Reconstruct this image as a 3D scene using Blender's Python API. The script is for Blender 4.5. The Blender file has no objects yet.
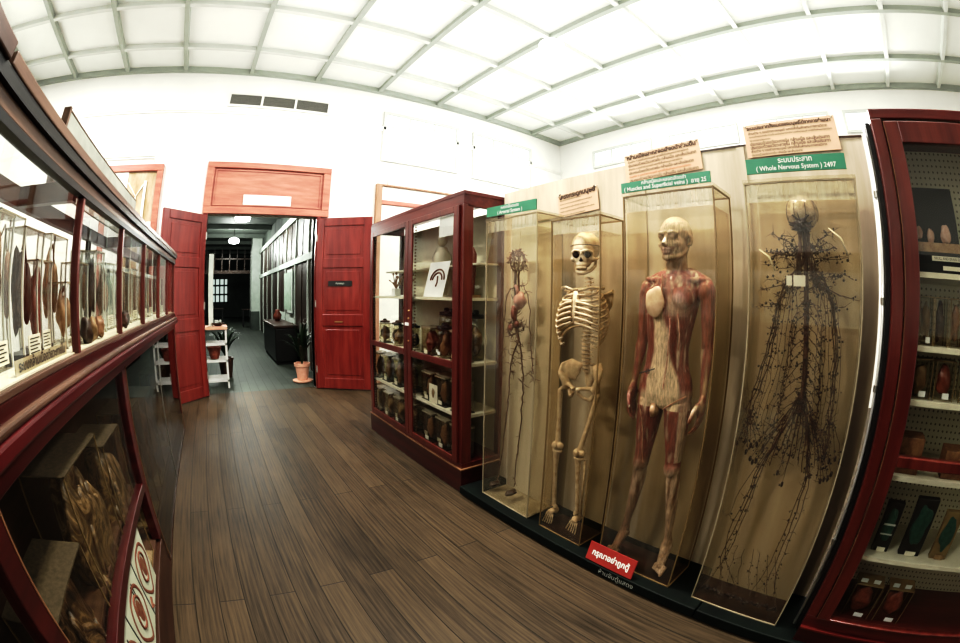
import bpy, bmesh, math, random
from math import sin, cos, pi, radians, sqrt
from mathutils import Vector, Matrix, noise

C = bpy.context.scene.collection
rnd = random.Random(7)

# ------------------------------------------------------------------ materials
def new_mat(name):
    m = bpy.data.materials.new(name); m.use_nodes = True
    nt = m.node_tree; nt.nodes.clear()
    out = nt.nodes.new('ShaderNodeOutputMaterial')
    return m, nt, out

def link(nt, a, b): nt.links.new(a, b)

def ramp(nt, fac, stops):
    r = nt.nodes.new('ShaderNodeValToRGB'); e = r.color_ramp.elements
    while len(e) < len(stops): e.new(0.5)
    for el, (p, c) in zip(e, stops):
        el.position = p; el.color = (*c, 1)
    link(nt, fac, r.inputs[0]); return r.outputs[0]

def mapped(nt, scale, coord='Position'):
    if coord == 'Position':
        g = nt.nodes.new('ShaderNodeNewGeometry'); src = g.outputs['Position']
    else:
        t = nt.nodes.new('ShaderNodeTexCoord'); src = t.outputs[coord]
    mp = nt.nodes.new('ShaderNodeMapping'); mp.inputs['Scale'].default_value = scale
    link(nt, src, mp.inputs[0]); return mp.outputs[0]

def noise_tex(nt, vec, scale=1, detail=5, rough=.6):
    n = nt.nodes.new('ShaderNodeTexNoise')
    n.inputs['Scale'].default_value = scale; n.inputs['Detail'].default_value = detail
    n.inputs['Roughness'].default_value = rough
    link(nt, vec, n.inputs['Vector']); return n.outputs['Fac']

def mat(name, c1, c2=None, scale=(6, 6, 6), rough=.5, metal=0, coat=0, bump=0, lo=.35, hi=.65, coord='Position', spec=.5):
    m, nt, out = new_mat(name)
    b = nt.nodes.new('ShaderNodeBsdfPrincipled'); link(nt, b.outputs[0], out.inputs[0])
    c2 = c2 or tuple(x * .85 for x in c1)
    n = noise_tex(nt, mapped(nt, scale, coord))
    link(nt, ramp(nt, n, [(lo, c1), (hi, c2)]), b.inputs['Base Color'])
    b.inputs['Roughness'].default_value = rough; b.inputs['Metallic'].default_value = metal
    b.inputs['Coat Weight'].default_value = coat; b.inputs['Coat Roughness'].default_value = .15
    b.inputs['Specular IOR Level'].default_value = spec
    if bump:
        bp = nt.nodes.new('ShaderNodeBump'); bp.inputs['Strength'].default_value = bump
        bp.inputs['Distance'].default_value = .01
        link(nt, n, bp.inputs['Height']); link(nt, bp.outputs[0], b.inputs['Normal'])
    return m

def emit(name, col, strength):
    m, nt, out = new_mat(name)
    e = nt.nodes.new('ShaderNodeEmission'); e.inputs[0].default_value = (*col, 1)
    e.inputs[1].default_value = strength; link(nt, e.outputs[0], out.inputs[0]); return m

def glass(name, tint=(1, 1, 1), base=.05, rough=0.0, streak=0.0, streak_col=(.8, .75, .6)):
    """thin pane: tinted transparency with Schlick reflection, light dust streaks"""
    m, nt, out = new_mat(name)
    N = nt.nodes.new
    lw = N('ShaderNodeLayerWeight'); lw.inputs[0].default_value = .5
    p = N('ShaderNodeMath'); p.operation = 'POWER'; p.inputs[1].default_value = 5
    link(nt, lw.outputs['Facing'], p.inputs[0])
    mu = N('ShaderNodeMath'); mu.operation = 'MULTIPLY_ADD'
    mu.inputs[1].default_value = 1 - base; mu.inputs[2].default_value = base
    link(nt, p.outputs[0], mu.inputs[0])
    t = N('ShaderNodeBsdfTransparent'); t.inputs[0].default_value = (*tint, 1)
    g = N('ShaderNodeBsdfGlossy'); g.inputs['Roughness'].default_value = rough
    mx = N('ShaderNodeMixShader')
    link(nt, mu.outputs[0], mx.inputs[0]); link(nt, g.outputs[0], mx.inputs[2])
    base_sh = t.outputs[0]
    if streak:
        d = N('ShaderNodeBsdfDiffuse'); d.inputs[0].default_value = (*streak_col, 1)
        n = noise_tex(nt, mapped(nt, (22, 22, 1.2)), 1, 4, .6)
        mr = N('ShaderNodeMapRange'); mr.inputs[1].default_value = .4; mr.inputs[2].default_value = .75
        mr.inputs[3].default_value = streak * .35; mr.inputs[4].default_value = streak
        link(nt, n, mr.inputs[0])
        m2 = N('ShaderNodeMixShader'); link(nt, mr.outputs[0], m2.inputs[0])
        link(nt, t.outputs[0], m2.inputs[1]); link(nt, d.outputs[0], m2.inputs[2])
        base_sh = m2.outputs[0]
    link(nt, base_sh, mx.inputs[1]); link(nt, mx.outputs[0], out.inputs[0]); return m

def floor_mat(name, dark, light, plank=.135, rough=.46, gapc=(.01, .008, .005)):
    m, nt, out = new_mat(name); N = nt.nodes.new
    b = N('ShaderNodeBsdfPrincipled'); link(nt, b.outputs[0], out.inputs[0])
    g = N('ShaderNodeNewGeometry')
    sp = N('ShaderNodeSeparateXYZ'); link(nt, g.outputs['Position'], sp.inputs[0])
    cb = N('ShaderNodeCombineXYZ'); link(nt, sp.outputs[1], cb.inputs[0]); link(nt, sp.outputs[0], cb.inputs[1])
    br = N('ShaderNodeTexBrick'); link(nt, cb.outputs[0], br.inputs['Vector'])
    br.inputs['Scale'].default_value = 1; br.inputs['Brick Width'].default_value = 2.6
    br.inputs['Row Height'].default_value = plank; br.inputs['Mortar Size'].default_value = .0028
    br.inputs['Mortar Smooth'].default_value = .3; br.offset = .37; br.offset_frequency = 2
    br.inputs['Color1'].default_value = (.0, .0, .0, 1); br.inputs['Color2'].default_value = (1, 1, 1, 1)
    br.inputs['Mortar'].default_value = (.5, .5, .5, 1)
    grain = noise_tex(nt, mapped(nt, (75, 2.2, 1)), 1, 6, .65)
    wv = N('ShaderNodeTexWave'); wv.inputs['Scale'].default_value = 1.0
    wv.inputs['Distortion'].default_value = 9; wv.inputs['Detail'].default_value = 3
    wv.inputs['Detail Scale'].default_value = .7
    link(nt, mapped(nt, (13, .8, 1)), wv.inputs['Vector'])
    blot = noise_tex(nt, mapped(nt, (1.7, .9, 1)), 1, 4, .6)
    def mth(op, a, bb, v=None):
        n = N('ShaderNodeMath'); n.operation = op
        if hasattr(a, 'links'): link(nt, a, n.inputs[0])
        else: n.inputs[0].default_value = a
        if hasattr(bb, 'links'): link(nt, bb, n.inputs[1])
        else: n.inputs[1].default_value = bb
        return n.outputs[0]
    s = mth('ADD', mth('MULTIPLY', grain, .95), mth('MULTIPLY', wv.outputs[1], .07))
    sc = N('ShaderNodeSeparateColor'); link(nt, br.outputs['Color'], sc.inputs[0])
    s = mth('ADD', s, mth('MULTIPLY', sc.outputs[0], .16))
    s = mth('ADD', s, mth('MULTIPLY', blot, .45))
    s = mth('SUBTRACT', s, .33)
    mid = tuple((a + c) / 2 for a, c in zip(dark, light))
    colr = ramp(nt, s, [(.22, dark), (.5, mid), (.85, light)])
    mx = N('ShaderNodeMix'); mx.data_type = 'RGBA'
    link(nt, br.outputs['Fac'], mx.inputs[0]); link(nt, colr, mx.inputs[6]); mx.inputs[7].default_value = (*gapc, 1)
    link(nt, mx.outputs[2], b.inputs['Base Color'])
    b.inputs['Specular IOR Level'].default_value = .28
    rr = N('ShaderNodeMapRange'); rr.inputs[3].default_value = rough - .08; rr.inputs[4].default_value = rough + .2
    link(nt, grain, rr.inputs[0]); link(nt, rr.outputs[0], b.inputs['Roughness'])
    bp = N('ShaderNodeBump'); bp.inputs['Strength'].default_value = .35; bp.inputs['Distance'].default_value = .004
    hh = mth('SUBTRACT', mth('MULTIPLY', grain, .5), br.outputs['Fac'])
    link(nt, hh, bp.inputs['Height']); link(nt, bp.outputs[0], b.inputs['Normal'])
    return m

def peg_mat(name, c, hole):
    m, nt, out = new_mat(name); N = nt.nodes.new
    b = N('ShaderNodeBsdfPrincipled'); link(nt, b.outputs[0], out.inputs[0]); b.inputs['Roughness'].default_value = .6
    g = N('ShaderNodeNewGeometry'); sp = N('ShaderNodeSeparateXYZ'); link(nt, g.outputs['Position'], sp.inputs[0])
    sq = []
    for k in (1, 2):
        a = N('ShaderNodeMath'); a.operation = 'MULTIPLY'; a.inputs[1].default_value = 1 / .026; link(nt, sp.outputs[k], a.inputs[0])
        f = N('ShaderNodeMath'); f.operation = 'FRACT'; link(nt, a.outputs[0], f.inputs[0])
        s = N('ShaderNodeMath'); s.operation = 'SUBTRACT'; s.inputs[1].default_value = .5; link(nt, f.outputs[0], s.inputs[0])
        p = N('ShaderNodeMath'); p.operation = 'MULTIPLY'; link(nt, s.outputs[0], p.inputs[0]); link(nt, s.outputs[0], p.inputs[1])
        sq.append(p.outputs[0])
    ad = N('ShaderNodeMath'); ad.operation = 'ADD'; link(nt, sq[0], ad.inputs[0]); link(nt, sq[1], ad.inputs[1])
    lt = N('ShaderNodeMath'); lt.operation = 'LESS_THAN'; lt.inputs[1].default_value = .035; link(nt, ad.outputs[0], lt.inputs[0])
    mx = N('ShaderNodeMix'); mx.data_type = 'RGBA'; link(nt, lt.outputs[0], mx.inputs[0])
    mx.inputs[6].default_value = (*c, 1); mx.inputs[7].default_value = (*hole, 1)
    link(nt, mx.outputs[2], b.inputs['Base Color']); return m

def attr_mat(name, rough=.45, grain=(130, 130, 22), amount=.55, coat=.2):
    """colour painted per vertex by anatomy, with fine fibre noise"""
    m, nt, out = new_mat(name); N = nt.nodes.new
    b = N('ShaderNodeBsdfPrincipled'); link(nt, b.outputs[0], out.inputs[0])
    a = N('ShaderNodeAttribute'); a.attribute_name = 'tissue'
    n = noise_tex(nt, mapped(nt, grain), 1, 5, .7)
    mr = N('ShaderNodeMapRange'); mr.inputs[1].default_value = .3; mr.inputs[2].default_value = .7
    mr.inputs[3].default_value = 1 - amount; mr.inputs[4].default_value = 1 + amount; link(nt, n, mr.inputs[0])
    v = N('ShaderNodeVectorMath'); v.operation = 'SCALE'
    link(nt, a.outputs['Color'], v.inputs[0]); link(nt, mr.outputs[0], v.inputs['Scale'])
    link(nt, v.outputs[0], b.inputs['Base Color'])
    bp = N('ShaderNodeBump'); bp.inputs['Strength'].default_value = .5; bp.inputs['Distance'].default_value = .004
    link(nt, n, bp.inputs['Height']); link(nt, bp.outputs[0], b.inputs['Normal'])
    b.inputs['Roughness'].default_value = rough; b.inputs['Coat Weight'].default_value = coat
    return m

def slice_mat(name, c1, c2, c3, sc=9):
    m, nt, out = new_mat(name); b = nt.nodes.new('ShaderNodeBsdfPrincipled'); link(nt, b.outputs[0], out.inputs[0])
    n = nt.nodes.new('ShaderNodeTexNoise'); n.inputs['Scale'].default_value = sc; n.inputs['Detail'].default_value = 4; n.inputs['Distortion'].default_value = 2.2
    link(nt, mapped(nt, (1, 1, .7)), n.inputs['Vector'])
    link(nt, ramp(nt, n.outputs['Fac'], [(.32, c1), (.48, c2), (.55, c3), (.60, c2), (.72, c1)]), b.inputs['Base Color'])
    b.inputs['Roughness'].default_value = .4; b.inputs['Coat Weight'].default_value = .3
    bp = nt.nodes.new('ShaderNodeBump'); bp.inputs['Strength'].default_value = .8; bp.inputs['Distance'].default_value = .02
    link(nt, n.outputs['Fac'], bp.inputs['Height']); link(nt, bp.outputs[0], b.inputs['Normal'])
    return m

M = {}
M['floor'] = floor_mat('floor_planks', (.010, .0066, .0036), (.118, .084, .049))
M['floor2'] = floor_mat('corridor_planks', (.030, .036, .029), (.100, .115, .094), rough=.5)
M['wall'] = mat('white_wall', (.86, .86, .83), (.82, .82, .79), (1.5, 1.5, 1.5), .7)
M['ceil'] = mat('ceiling_panel', (.80, .82, .78), (.76, .78, .74), (1, 1, 1), .8)
M['beam'] = mat('ceiling_beam', (.36, .39, .35), (.32, .35, .31), (2, 2, 2), .7)
M['red'] = mat('red_wood', (.070, .011, .009), (.130, .026, .019), (22, 22, 1.6), .3, coat=.35)
M['redh'] = mat('red_wood_horizontal', (.066, .009, .009), (.118, .020, .016), (22, 1.6, 22), .3, coat=.35)
M['reddoor'] = mat('red_door_paint', (.125, .015, .013), (.20, .032, .025), (16, 16, 1.5), .33, coat=.35)
M['red_lit'] = mat('strongly_lit_red_paint', (.36, .12, .09), (.46, .20, .15), (2, 6, 14), .5)  # strong light on the high red woodwork is put into this paler colour
M['maroon'] = mat('dark_maroon_wood', (.030, .006, .006), (.058, .010, .009), (20, 1.5, 20), .28, coat=.4)
M['brown'] = mat('brown_wood', (.060, .033, .022), (.13, .078, .052), (24, 2, 24), .4)
M['darkbrown'] = mat('dark_brown_wood', (.030, .013, .008), (.06, .028, .018), (20, 2, 20), .4)
M['black'] = mat('black_paint', (.008, .008, .008), (.013, .012, .011), rough=.45)
M['gold'] = mat('worn_gilt_highlight_edge', (.25, .14, .075), (.17, .085, .05), rough=.4, metal=.2)
M['green_black'] = mat('dark_green_plinth', (.003, .0048, .004), (.005, .009, .007), (8, 8, 8), .6, spec=.2)
M['part'] = mat('stained_plywood', (.56, .50, .405), (.41, .350, .265), (9, 9, 1.1), .7)
M['white'] = mat('white_paint', (.82, .82, .78), (.76, .76, .72), rough=.5)
M['greywhite'] = mat('grey_white_paint', (.52, .54, .48), (.42, .44, .40), rough=.6)
M['cream'] = mat('cream_shelf', (.70, .66, .52), (.62, .58, .45), (10, 10, 10), .5)
M['glass'] = glass('cabinet_glass', (.93, .94, .92), .06)
M['glassL'] = glass('dark_door_glass', (.45, .41, .34), .16)
M['glassS'] = glass('showcase_glass', (.95, .96, .94), .07)
M['tank'] = glass('tank_acrylic', (.97, .95, .90), .045, streak=.07)
M['tank_side'] = glass('tank_side_acrylic', (.86, .81, .72), .05, streak=.07, streak_col=(.5, .42, .28))  # brown tint stands in for the darker refraction through the tank sides
M['milky'] = glass('milky_rim', (.95, .93, .86), .05, streak=.75, streak_col=(.74, .70, .58))
M['clear'] = glass('clear_tank', (.975, .975, .96), .06)
M['jarg'] = glass('jar_glass', (.90, .88, .80), .10)
M['liq1'] = glass('pale_fluid', (.985, .975, .95), .01)
M['liq2'] = glass('amber_fluid', (.95, .925, .875), .01)
M['liq3'] = glass('brown_fluid', (.93, .895, .825), .01)
M['liq4'] = glass('tan_fluid', (.95, .925, .875), .01)
M['edge'] = mat('acrylic_edge', (.40, .35, .25), (.28, .235, .155), (10, 10, 2), .25)
M['edge_d'] = mat('acrylic_edge_brown', (.24, .17, .085), (.15, .10, .05), (10, 10, 2), .25)
M['lidtop'] = mat('milky_acrylic_lid', (.70, .66, .54), (.60, .55, .42), (8, 8, 8), .35)
M['dusty'] = mat('dusty_brown_lid', (.055, .041, .023), (.10, .075, .044), (60, 60, 60), .6)
M['backw'] = mat('cream_back_panel', (.66, .60, .48), (.56, .50, .39), (7, 7, 1.5), .6)
M['backt'] = mat('tan_back_panel', (.60, .525, .40), (.50, .425, .31), (14, 14, 1), .6)
M['redbase'] = mat('deep_maroon_wood', (.045, .006, .008), (.080, .012, .013), (22, 1.6, 22), .3, coat=.35)
M['sign_g'] = mat('green_sign', (.045, .20, .125), (.055, .23, .145), (5, 5, 5), .45)
M['sign_r'] = mat('red_sign', (.30, .040, .034), (.25, .032, .028), (5, 5, 5), .45)
M['letter'] = mat('white_lettering', (.85, .85, .80), rough=.6)
M['letter_b'] = mat('dark_lettering', (.06, .035, .02), rough=.7)
M['letter_r'] = mat('faded_red_lettering', (.45, .13, .08), rough=.7)
M['paper'] = mat('peach_paper', (.60, .43, .31), (.56, .39, .28), (4, 4, 4), .8)
M['paperw'] = mat('white_paper', (.82, .82, .78), rough=.8)
M['bone'] = mat('old_bone', (.70, .58, .41), (.44, .31, .18), (40, 40, 40), .5, lo=.3, hi=.75, bump=.2)
M['bone_d'] = mat('bone_shadow', (.03, .016, .008), rough=.9)
M['nerve'] = mat('dried_nerve', (.080, .032, .018), (.040, .015, .009), (50, 50, 50), .6)
M['nerve2'] = mat('dark_ganglion', (.016, .005, .005), (.028, .008, .008), (50, 50, 50), .5)
M['vessel'] = mat('injected_vessel', (.15, .075, .040), (.07, .026, .016), (50, 50, 50), .5)
M['heart'] = mat('pale_heart', (.45, .27, .22), (.34, .17, .14), (40, 40, 40), .5)
M['tissue'] = attr_mat('dissected_tissue')
M['org_br'] = mat('brown_organ', (.15, .065, .03), (.30, .16, .08), (45, 45, 45), .5, coat=.2, lo=.3, hi=.7)
M['slice1'] = slice_mat('sectioned_tan', (.035, .02, .01), (.115, .074, .038), (.26, .18, .095))
M['slice2'] = slice_mat('sectioned_brown', (.02, .011, .006), (.075, .044, .022), (.16, .10, .05), 11)
M['org_red'] = mat('red_brown_organ', (.16, .035, .022), (.26, .08, .05), (45, 45, 45), .45, coat=.3)
M['org_tan'] = mat('tan_organ', (.33, .22, .115), (.20, .11, .05), (30, 30, 30), .5, coat=.2)
M['org_dark'] = mat('dark_organ', (.03, .015, .010), (.07, .035, .02), (40, 40, 40), .5)
M['org_green'] = mat('green_slice', (.012, .05, .035), (.03, .09, .065), (50, 50, 50), .5)
M['org_pink'] = mat('pink_organ', (.48, .34, .25), (.36, .20, .14), (50, 50, 50), .5)
M['terra'] = mat('terracotta', (.62, .33, .23), (.70, .42, .31), (10, 10, 10), .7)
M['leaf'] = mat('dark_leaf', (.010, .022, .010), (.020, .04, .016), (20, 20, 20), .5)
M['soil'] = mat('soil', (.02, .015, .01), rough=.9)
M['metalw'] = mat('white_metal', (.75, .75, .72), rough=.35)
M['chrome'] = mat('polished_pipe', (.88, .88, .86), rough=.22, metal=.35)
M['steel'] = mat('dull_steel', (.45, .44, .40), rough=.35, metal=.8)
M['brass'] = mat('brass', (.55, .42, .20), rough=.35, metal=.9)
M['vent'] = mat('vent_mesh', (.17, .17, .15), (.10, .10, .09), (90, 90, 90), .8)
M['tanframe'] = mat('pale_brown_frame', (.30, .16, .10), (.40, .24, .16), (20, 20, 2), .5)
M['beamw'] = mat('pale_ceiling_beam', (.62, .64, .60), (.56, .58, .54), (2, 2, 2), .7)
M['pane'] = emit('daylit_pane', (.97, 1.0, .98), 1.6)
M['pane_far'] = emit('far_daylit_pane', (.85, 1.0, .92), .62)
M['lamp'] = emit('lamp_shade', (1, 1, .96), 3.0)
M['lamp_c'] = emit('corridor_lamp', (.92, 1, .95), 6.0)
M['peg'] = peg_mat('pegboard', (.58, .54, .41), (.16, .14, .10))
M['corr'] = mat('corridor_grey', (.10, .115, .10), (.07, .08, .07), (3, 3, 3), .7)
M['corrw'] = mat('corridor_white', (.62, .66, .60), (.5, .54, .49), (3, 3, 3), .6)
M['corrd'] = mat('corridor_dark_panel', (.028, .016, .010), (.05, .028, .018), (12, 12, 1), .45)
M['ink'] = mat('ink_line', (.02, .02, .018), rough=.7)
M['dr_red'] = mat('drawing_red', (.13, .035, .02), (.17, .075, .04), (30, 30, 30), .8)
M['dr_tan'] = mat('drawing_tan', (.17, .085, .04), (.12, .030, .018), (30, 30, 30), .8)
M['poster'] = mat('poster_paper', (.42, .44, .36), (.36, .38, .30), (6, 6, 6), .6)
M['curtain'] = mat('window_curtain', (.34, .24, .13), (.55, .46, .34), (9, 9, 3), .8)

# ------------------------------------------------------------------ mesh helper
class MB:
    def __init__(s): s.bm = bmesh.new(); s.mi = 0
    def _mark(s, n0):
        s.bm.faces.ensure_lookup_table()
        for f in s.bm.faces[n0:]: f.material_index = s.mi
    def box(s, x0, x1, y0, y1, z0, z1):
        n0 = len(s.bm.faces)
        v = [s.bm.verts.new(p) for p in ((x0,y0,z0),(x1,y0,z0),(x1,y1,z0),(x0,y1,z0),(x0,y0,z1),(x1,y0,z1),(x1,y1,z1),(x0,y1,z1))]
        for f in ((0,3,2,1),(4,5,6,7),(0,1,5,4),(1,2,6,5),(2,3,7,6),(3,0,4,7)): s.bm.faces.new([v[i] for i in f])
        s._mark(n0); return s
    def obox(s, c, ax, ay, az, hx, hy, hz):
        """oriented box: centre, three unit axes, half sizes"""
        n0 = len(s.bm.faces); c = Vector(c); ax, ay, az = Vector(ax)*hx, Vector(ay)*hy, Vector(az)*hz
        v = [s.bm.verts.new(c + i*ax + j*ay + k*az) for k in (-1,1) for i, j in ((-1,-1),(1,-1),(1,1),(-1,1))]
        for f in ((0,3,2,1),(4,5,6,7),(0,1,5,4),(1,2,6,5),(2,3,7,6),(3,0,4,7)): s.bm.faces.new([v[i] for i in f])
        s._mark(n0); return s
    def quad(s, *ps):
        n0 = len(s.bm.faces); s.bm.faces.new([s.bm.verts.new(p) for p in ps]); s._mark(n0); return s
    def tube(s, pts, rad, n=6, closed=False, cap=True, squash=None):
        n0 = len(s.bm.faces); pts = [Vector(p) for p in pts]; L = len(pts)
        if not hasattr(rad, '__len__'): rad = [rad]*L
        rings = []; prev = None
        for i, p in enumerate(pts):
            if closed: t = pts[(i+1) % L] - pts[i-1]
            else: t = pts[min(i+1, L-1)] - pts[max(i-1, 0)]
            if t.length < 1e-9: t = Vector((0,0,1))
            t.normalize()
            if prev is None:
                a = Vector((0,0,1)) if abs(t.z) < .9 else Vector((1,0,0))
                u = t.cross(a).normalized()
            else:
                u = prev - t*prev.dot(t)
                u = u.normalized() if u.length > 1e-6 else t.orthogonal().normalized()
            prev = u; w = t.cross(u)
            sq = squash or (1, 1)
            rings.append([s.bm.verts.new(p + rad[i]*(cos(2*pi*k/n)*u*sq[0] + sin(2*pi*k/n)*w*sq[1])) for k in range(n)])
        m = L if closed else L-1
        for i in range(m):
            a, b = rings[i], rings[(i+1) % L]
            for k in range(n): s.bm.faces.new((a[k], a[(k+1)%n], b[(k+1)%n], b[k]))
        if cap and not closed:
            s.bm.faces.new(rings[0][::-1]); s.bm.faces.new(rings[-1])
        s._mark(n0); return s
    def ball(s, c, r, u=12, v=8, rot=None):
        n0 = len(s.bm.faces)
        if not hasattr(r, '__len__'): r = (r, r, r)
        mt = Matrix.Translation(Vector(c)) @ (rot.to_4x4() if rot else Matrix.Identity(4)) @ Matrix.Diagonal((*r, 1))
        bmesh.ops.create_uvsphere(s.bm, u_segments=u, v_segments=v, radius=1, matrix=mt)
        s._mark(n0); return s
    def ico(s, c, r, sub=1):
        n0 = len(s.bm.faces)
        if not hasattr(r, '__len__'): r = (r, r, r)
        bmesh.ops.create_icosphere(s.bm, subdivisions=sub, radius=1, matrix=Matrix.Translation(Vector(c)) @ Matrix.Diagonal((*r, 1)))
        s._mark(n0); return s
    def lathe(s, c, prof, n=16):
        n0 = len(s.bm.faces); c = Vector(c); rings = []
        for r, z in prof:
            rings.append([s.bm.verts.new(c + Vector((r*cos(2*pi*k/n), r*sin(2*pi*k/n), z))) for k in range(n)])
        for a, b in zip(rings, rings[1:]):
            for k in range(n): s.bm.faces.new((a[k], a[(k+1)%n], b[(k+1)%n], b[k]))
        s.bm.faces.new(rings[0][::-1]); s.bm.faces.new(rings[-1]); s._mark(n0); return s
    def build(s, name, mats, parent=None, bevel=0, smooth=False, label=None, at=None):
        if not isinstance(mats, (list, tuple)): mats = [mats]
        off = Vector((0,0,0))
        if parent is not None: off = world_loc(parent)
        elif at is not None: off = Vector(at)
        if off.length: bmesh.ops.translate(s.bm, verts=s.bm.verts, vec=-off)
        bmesh.ops.recalc_face_normals(s.bm, faces=s.bm.faces)
        me = bpy.data.meshes.new(name); s.bm.to_mesh(me); s.bm.free()
        for m in mats: me.materials.append(M[m] if isinstance(m, str) else m)
        if smooth: me.polygons.foreach_set('use_smooth', [True]*len(me.polygons))
        o = bpy.data.objects.new(name, me); C.objects.link(o)
        if parent is not None: o.parent = parent
        elif at is not None: o.location = at
        if bevel:
            b = o.modifiers.new('bevel', 'BEVEL'); b.width = bevel; b.segments = 2; b.limit_method = 'ANGLE'
        if label: o['label'] = label
        return o

def build_each(mb, name, mats, parent=None, **kw):
    """one object for every connected piece of the mesh"""
    bm = mb.bm; bm.verts.ensure_lookup_table(); seen = set(); out = []
    for v0 in bm.verts:
        if v0 in seen: continue
        stack = [v0]; comp = []; seen.add(v0)
        while stack:
            v = stack.pop(); comp.append(v)
            for e in v.link_edges:
                w_ = e.other_vert(v)
                if w_ not in seen: seen.add(w_); stack.append(w_)
        m = MB(); mp = {v: m.bm.verts.new(v.co) for v in comp}
        for f in {f for v in comp for f in v.link_faces}:
            m.bm.faces.new([mp[v] for v in f.verts]).material_index = f.material_index
        out.append(m.build(name, mats, parent, **kw))
    bm.free(); return out

def world_loc(o):
    v = Vector(o.location)
    while o.parent: o = o.parent; v += Vector(o.location)
    return v

def tag(o, label, cat, group=None):
    o['label'] = label; o['category'] = cat
    if group: o['group'] = group
    return o
def thing(name, label, cat, loc=(0,0,0), group=None):
    o = bpy.data.objects.new(name, None); C.objects.link(o); o.location = loc; o.empty_display_size = .05
    return tag(o, label, cat, group)
def struct(o, label=None):
    o['kind'] = 'structure'
    if label: o['label'] = label
    return o
def sroot(name, loc=(0,0,0)):
    o = bpy.data.objects.new(name, None); C.objects.link(o); o.location = loc; o['kind'] = 'structure'; return o
def dup(root, loc, label, group=None, rotz=0, scale=None):
    r = root.copy(); C.objects.link(r); r.location = loc; r.rotation_euler = (0, 0, rotz); r['label'] = label
    if scale: r.scale = scale
    if group: r['group'] = group
    for ch in root.children:
        c = ch.copy(); C.objects.link(c); c.parent = r
        for g in ch.children:
            d = g.copy(); C.objects.link(d); d.parent = c
    return r
def text_part(name, body, mat_, parent, origin, right, up, size, width=None, align='CENTER', bold=0):
    """lettering as a thin mesh; origin = anchor on the surface, right/up = directions of the writing"""
    cu = bpy.data.curves.new(name, 'FONT'); cu.body = body; cu.size = size
    cu.align_x = align; cu.align_y = 'CENTER'; cu.offset = bold; cu.resolution_u = 2
    tmp = bpy.data.objects.new(name, cu); C.objects.link(tmp)
    dg = bpy.context.evaluated_depsgraph_get(); dg.update()
    me = bpy.data.meshes.new_from_object(tmp.evaluated_get(dg)); bpy.data.objects.remove(tmp)
    right = Vector(right).normalized(); up = Vector(up).normalized(); n = right.cross(up)
    xs = [v.co.x for v in me.vertices] or [0]
    k = 1.0
    if width: k = width/max(max(xs)-min(xs), 1e-6)
    off = Vector(origin) + n*.0012
    if parent is not None: off = off - world_loc(parent)
    for v in me.vertices: v.co = off + right*(v.co.x*k) + up*v.co.y*(max(k, .8) if width else 1)
    me.materials.clear(); me.materials.append(M[mat_])
    o = bpy.data.objects.new(name, me); C.objects.link(o)
    if parent is not None: o.parent = parent
    return o

ORD = ['first','second','third','fourth','fifth','sixth','seventh','eighth','ninth','tenth','eleventh','twelfth']

# ================================================================== ROOM SHELL
YW = 6.0; ZC = 4.845; ZB = 4.78
XL, XR, YB = -4.2, 6.6, -3.6
struct(MB().box(XL, XR, YB, YW+.08, -.1, 0).build('floor', 'floor'), 'dark worn wooden plank floor')
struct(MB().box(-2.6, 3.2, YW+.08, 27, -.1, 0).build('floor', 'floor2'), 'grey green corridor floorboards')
def wall(name, *boxes, m='wall', label=None):
    b = MB()
    for x in boxes: b.box(*x)
    return struct(b.build(name, m), label)
OX0, OX1, OZ = -.25, 1.42, 2.52
wall('wall_far', (XL, OX0, YW, YW+.16, 0, ZC), (OX1, XR, YW, YW+.16, 0, ZC), (OX0, OX1, YW, YW+.16, OZ, ZC))
wall('wall_right', (XR, XR+.15, YB, YW+.16, 0, ZC))
wall('wall_left', (XL-.15, XL, YB, YW+.16, 0, ZC))
wall('wall_back', (XL, XR, YB-.15, YB, 0, ZC))
ceil = struct(MB().box(XL-.15, XR+.15, YB-.15, YW+.16, ZC, ZC+.1).build('ceiling', 'ceil'))
for x in (-3.18, -2.12, -1.06, .06, 1.165, 2.27, 3.40, 4.51, 5.68):
    MB().box(x-.028, x+.028, YB, YW, ZB, ZC).box(x-.034, x+.034, YB, YW, ZB-.012, ZB).build('beam', 'beam', ceil)
for y in (5.27, 4.23, 3.16, 2.02, .93, -.15, -1.25, -2.35):
    MB().box(XL, XR, y-.028, y+.028, ZB+.003, ZC).box(XL, XR, y-.034, y+.034, ZB-.010, ZB+.003).build('beam', 'beamw', ceil)
for b in ((XL, XR, YW-.07, YW, ZB-.02, ZC), (XR-.07, XR, YB, YW-.07, ZB-.02, ZC), (XL, XL+.07, YB, YW-.07, ZB-.02, ZC)):
    MB().box(*b).build('edge_beam', 'beam', ceil)
t = MB().box(XL, XR, YW-.05, YW, 4.09, 4.14).box(XL, XR, YW-.03, YW, 4.06, 4.09)
struct(t.build('trim_1', 'white'))
struct(MB().box(OX1+.42, XR, YW-.02, YW, 0, .16).build('baseboard_far', 'maroon'))

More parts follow.
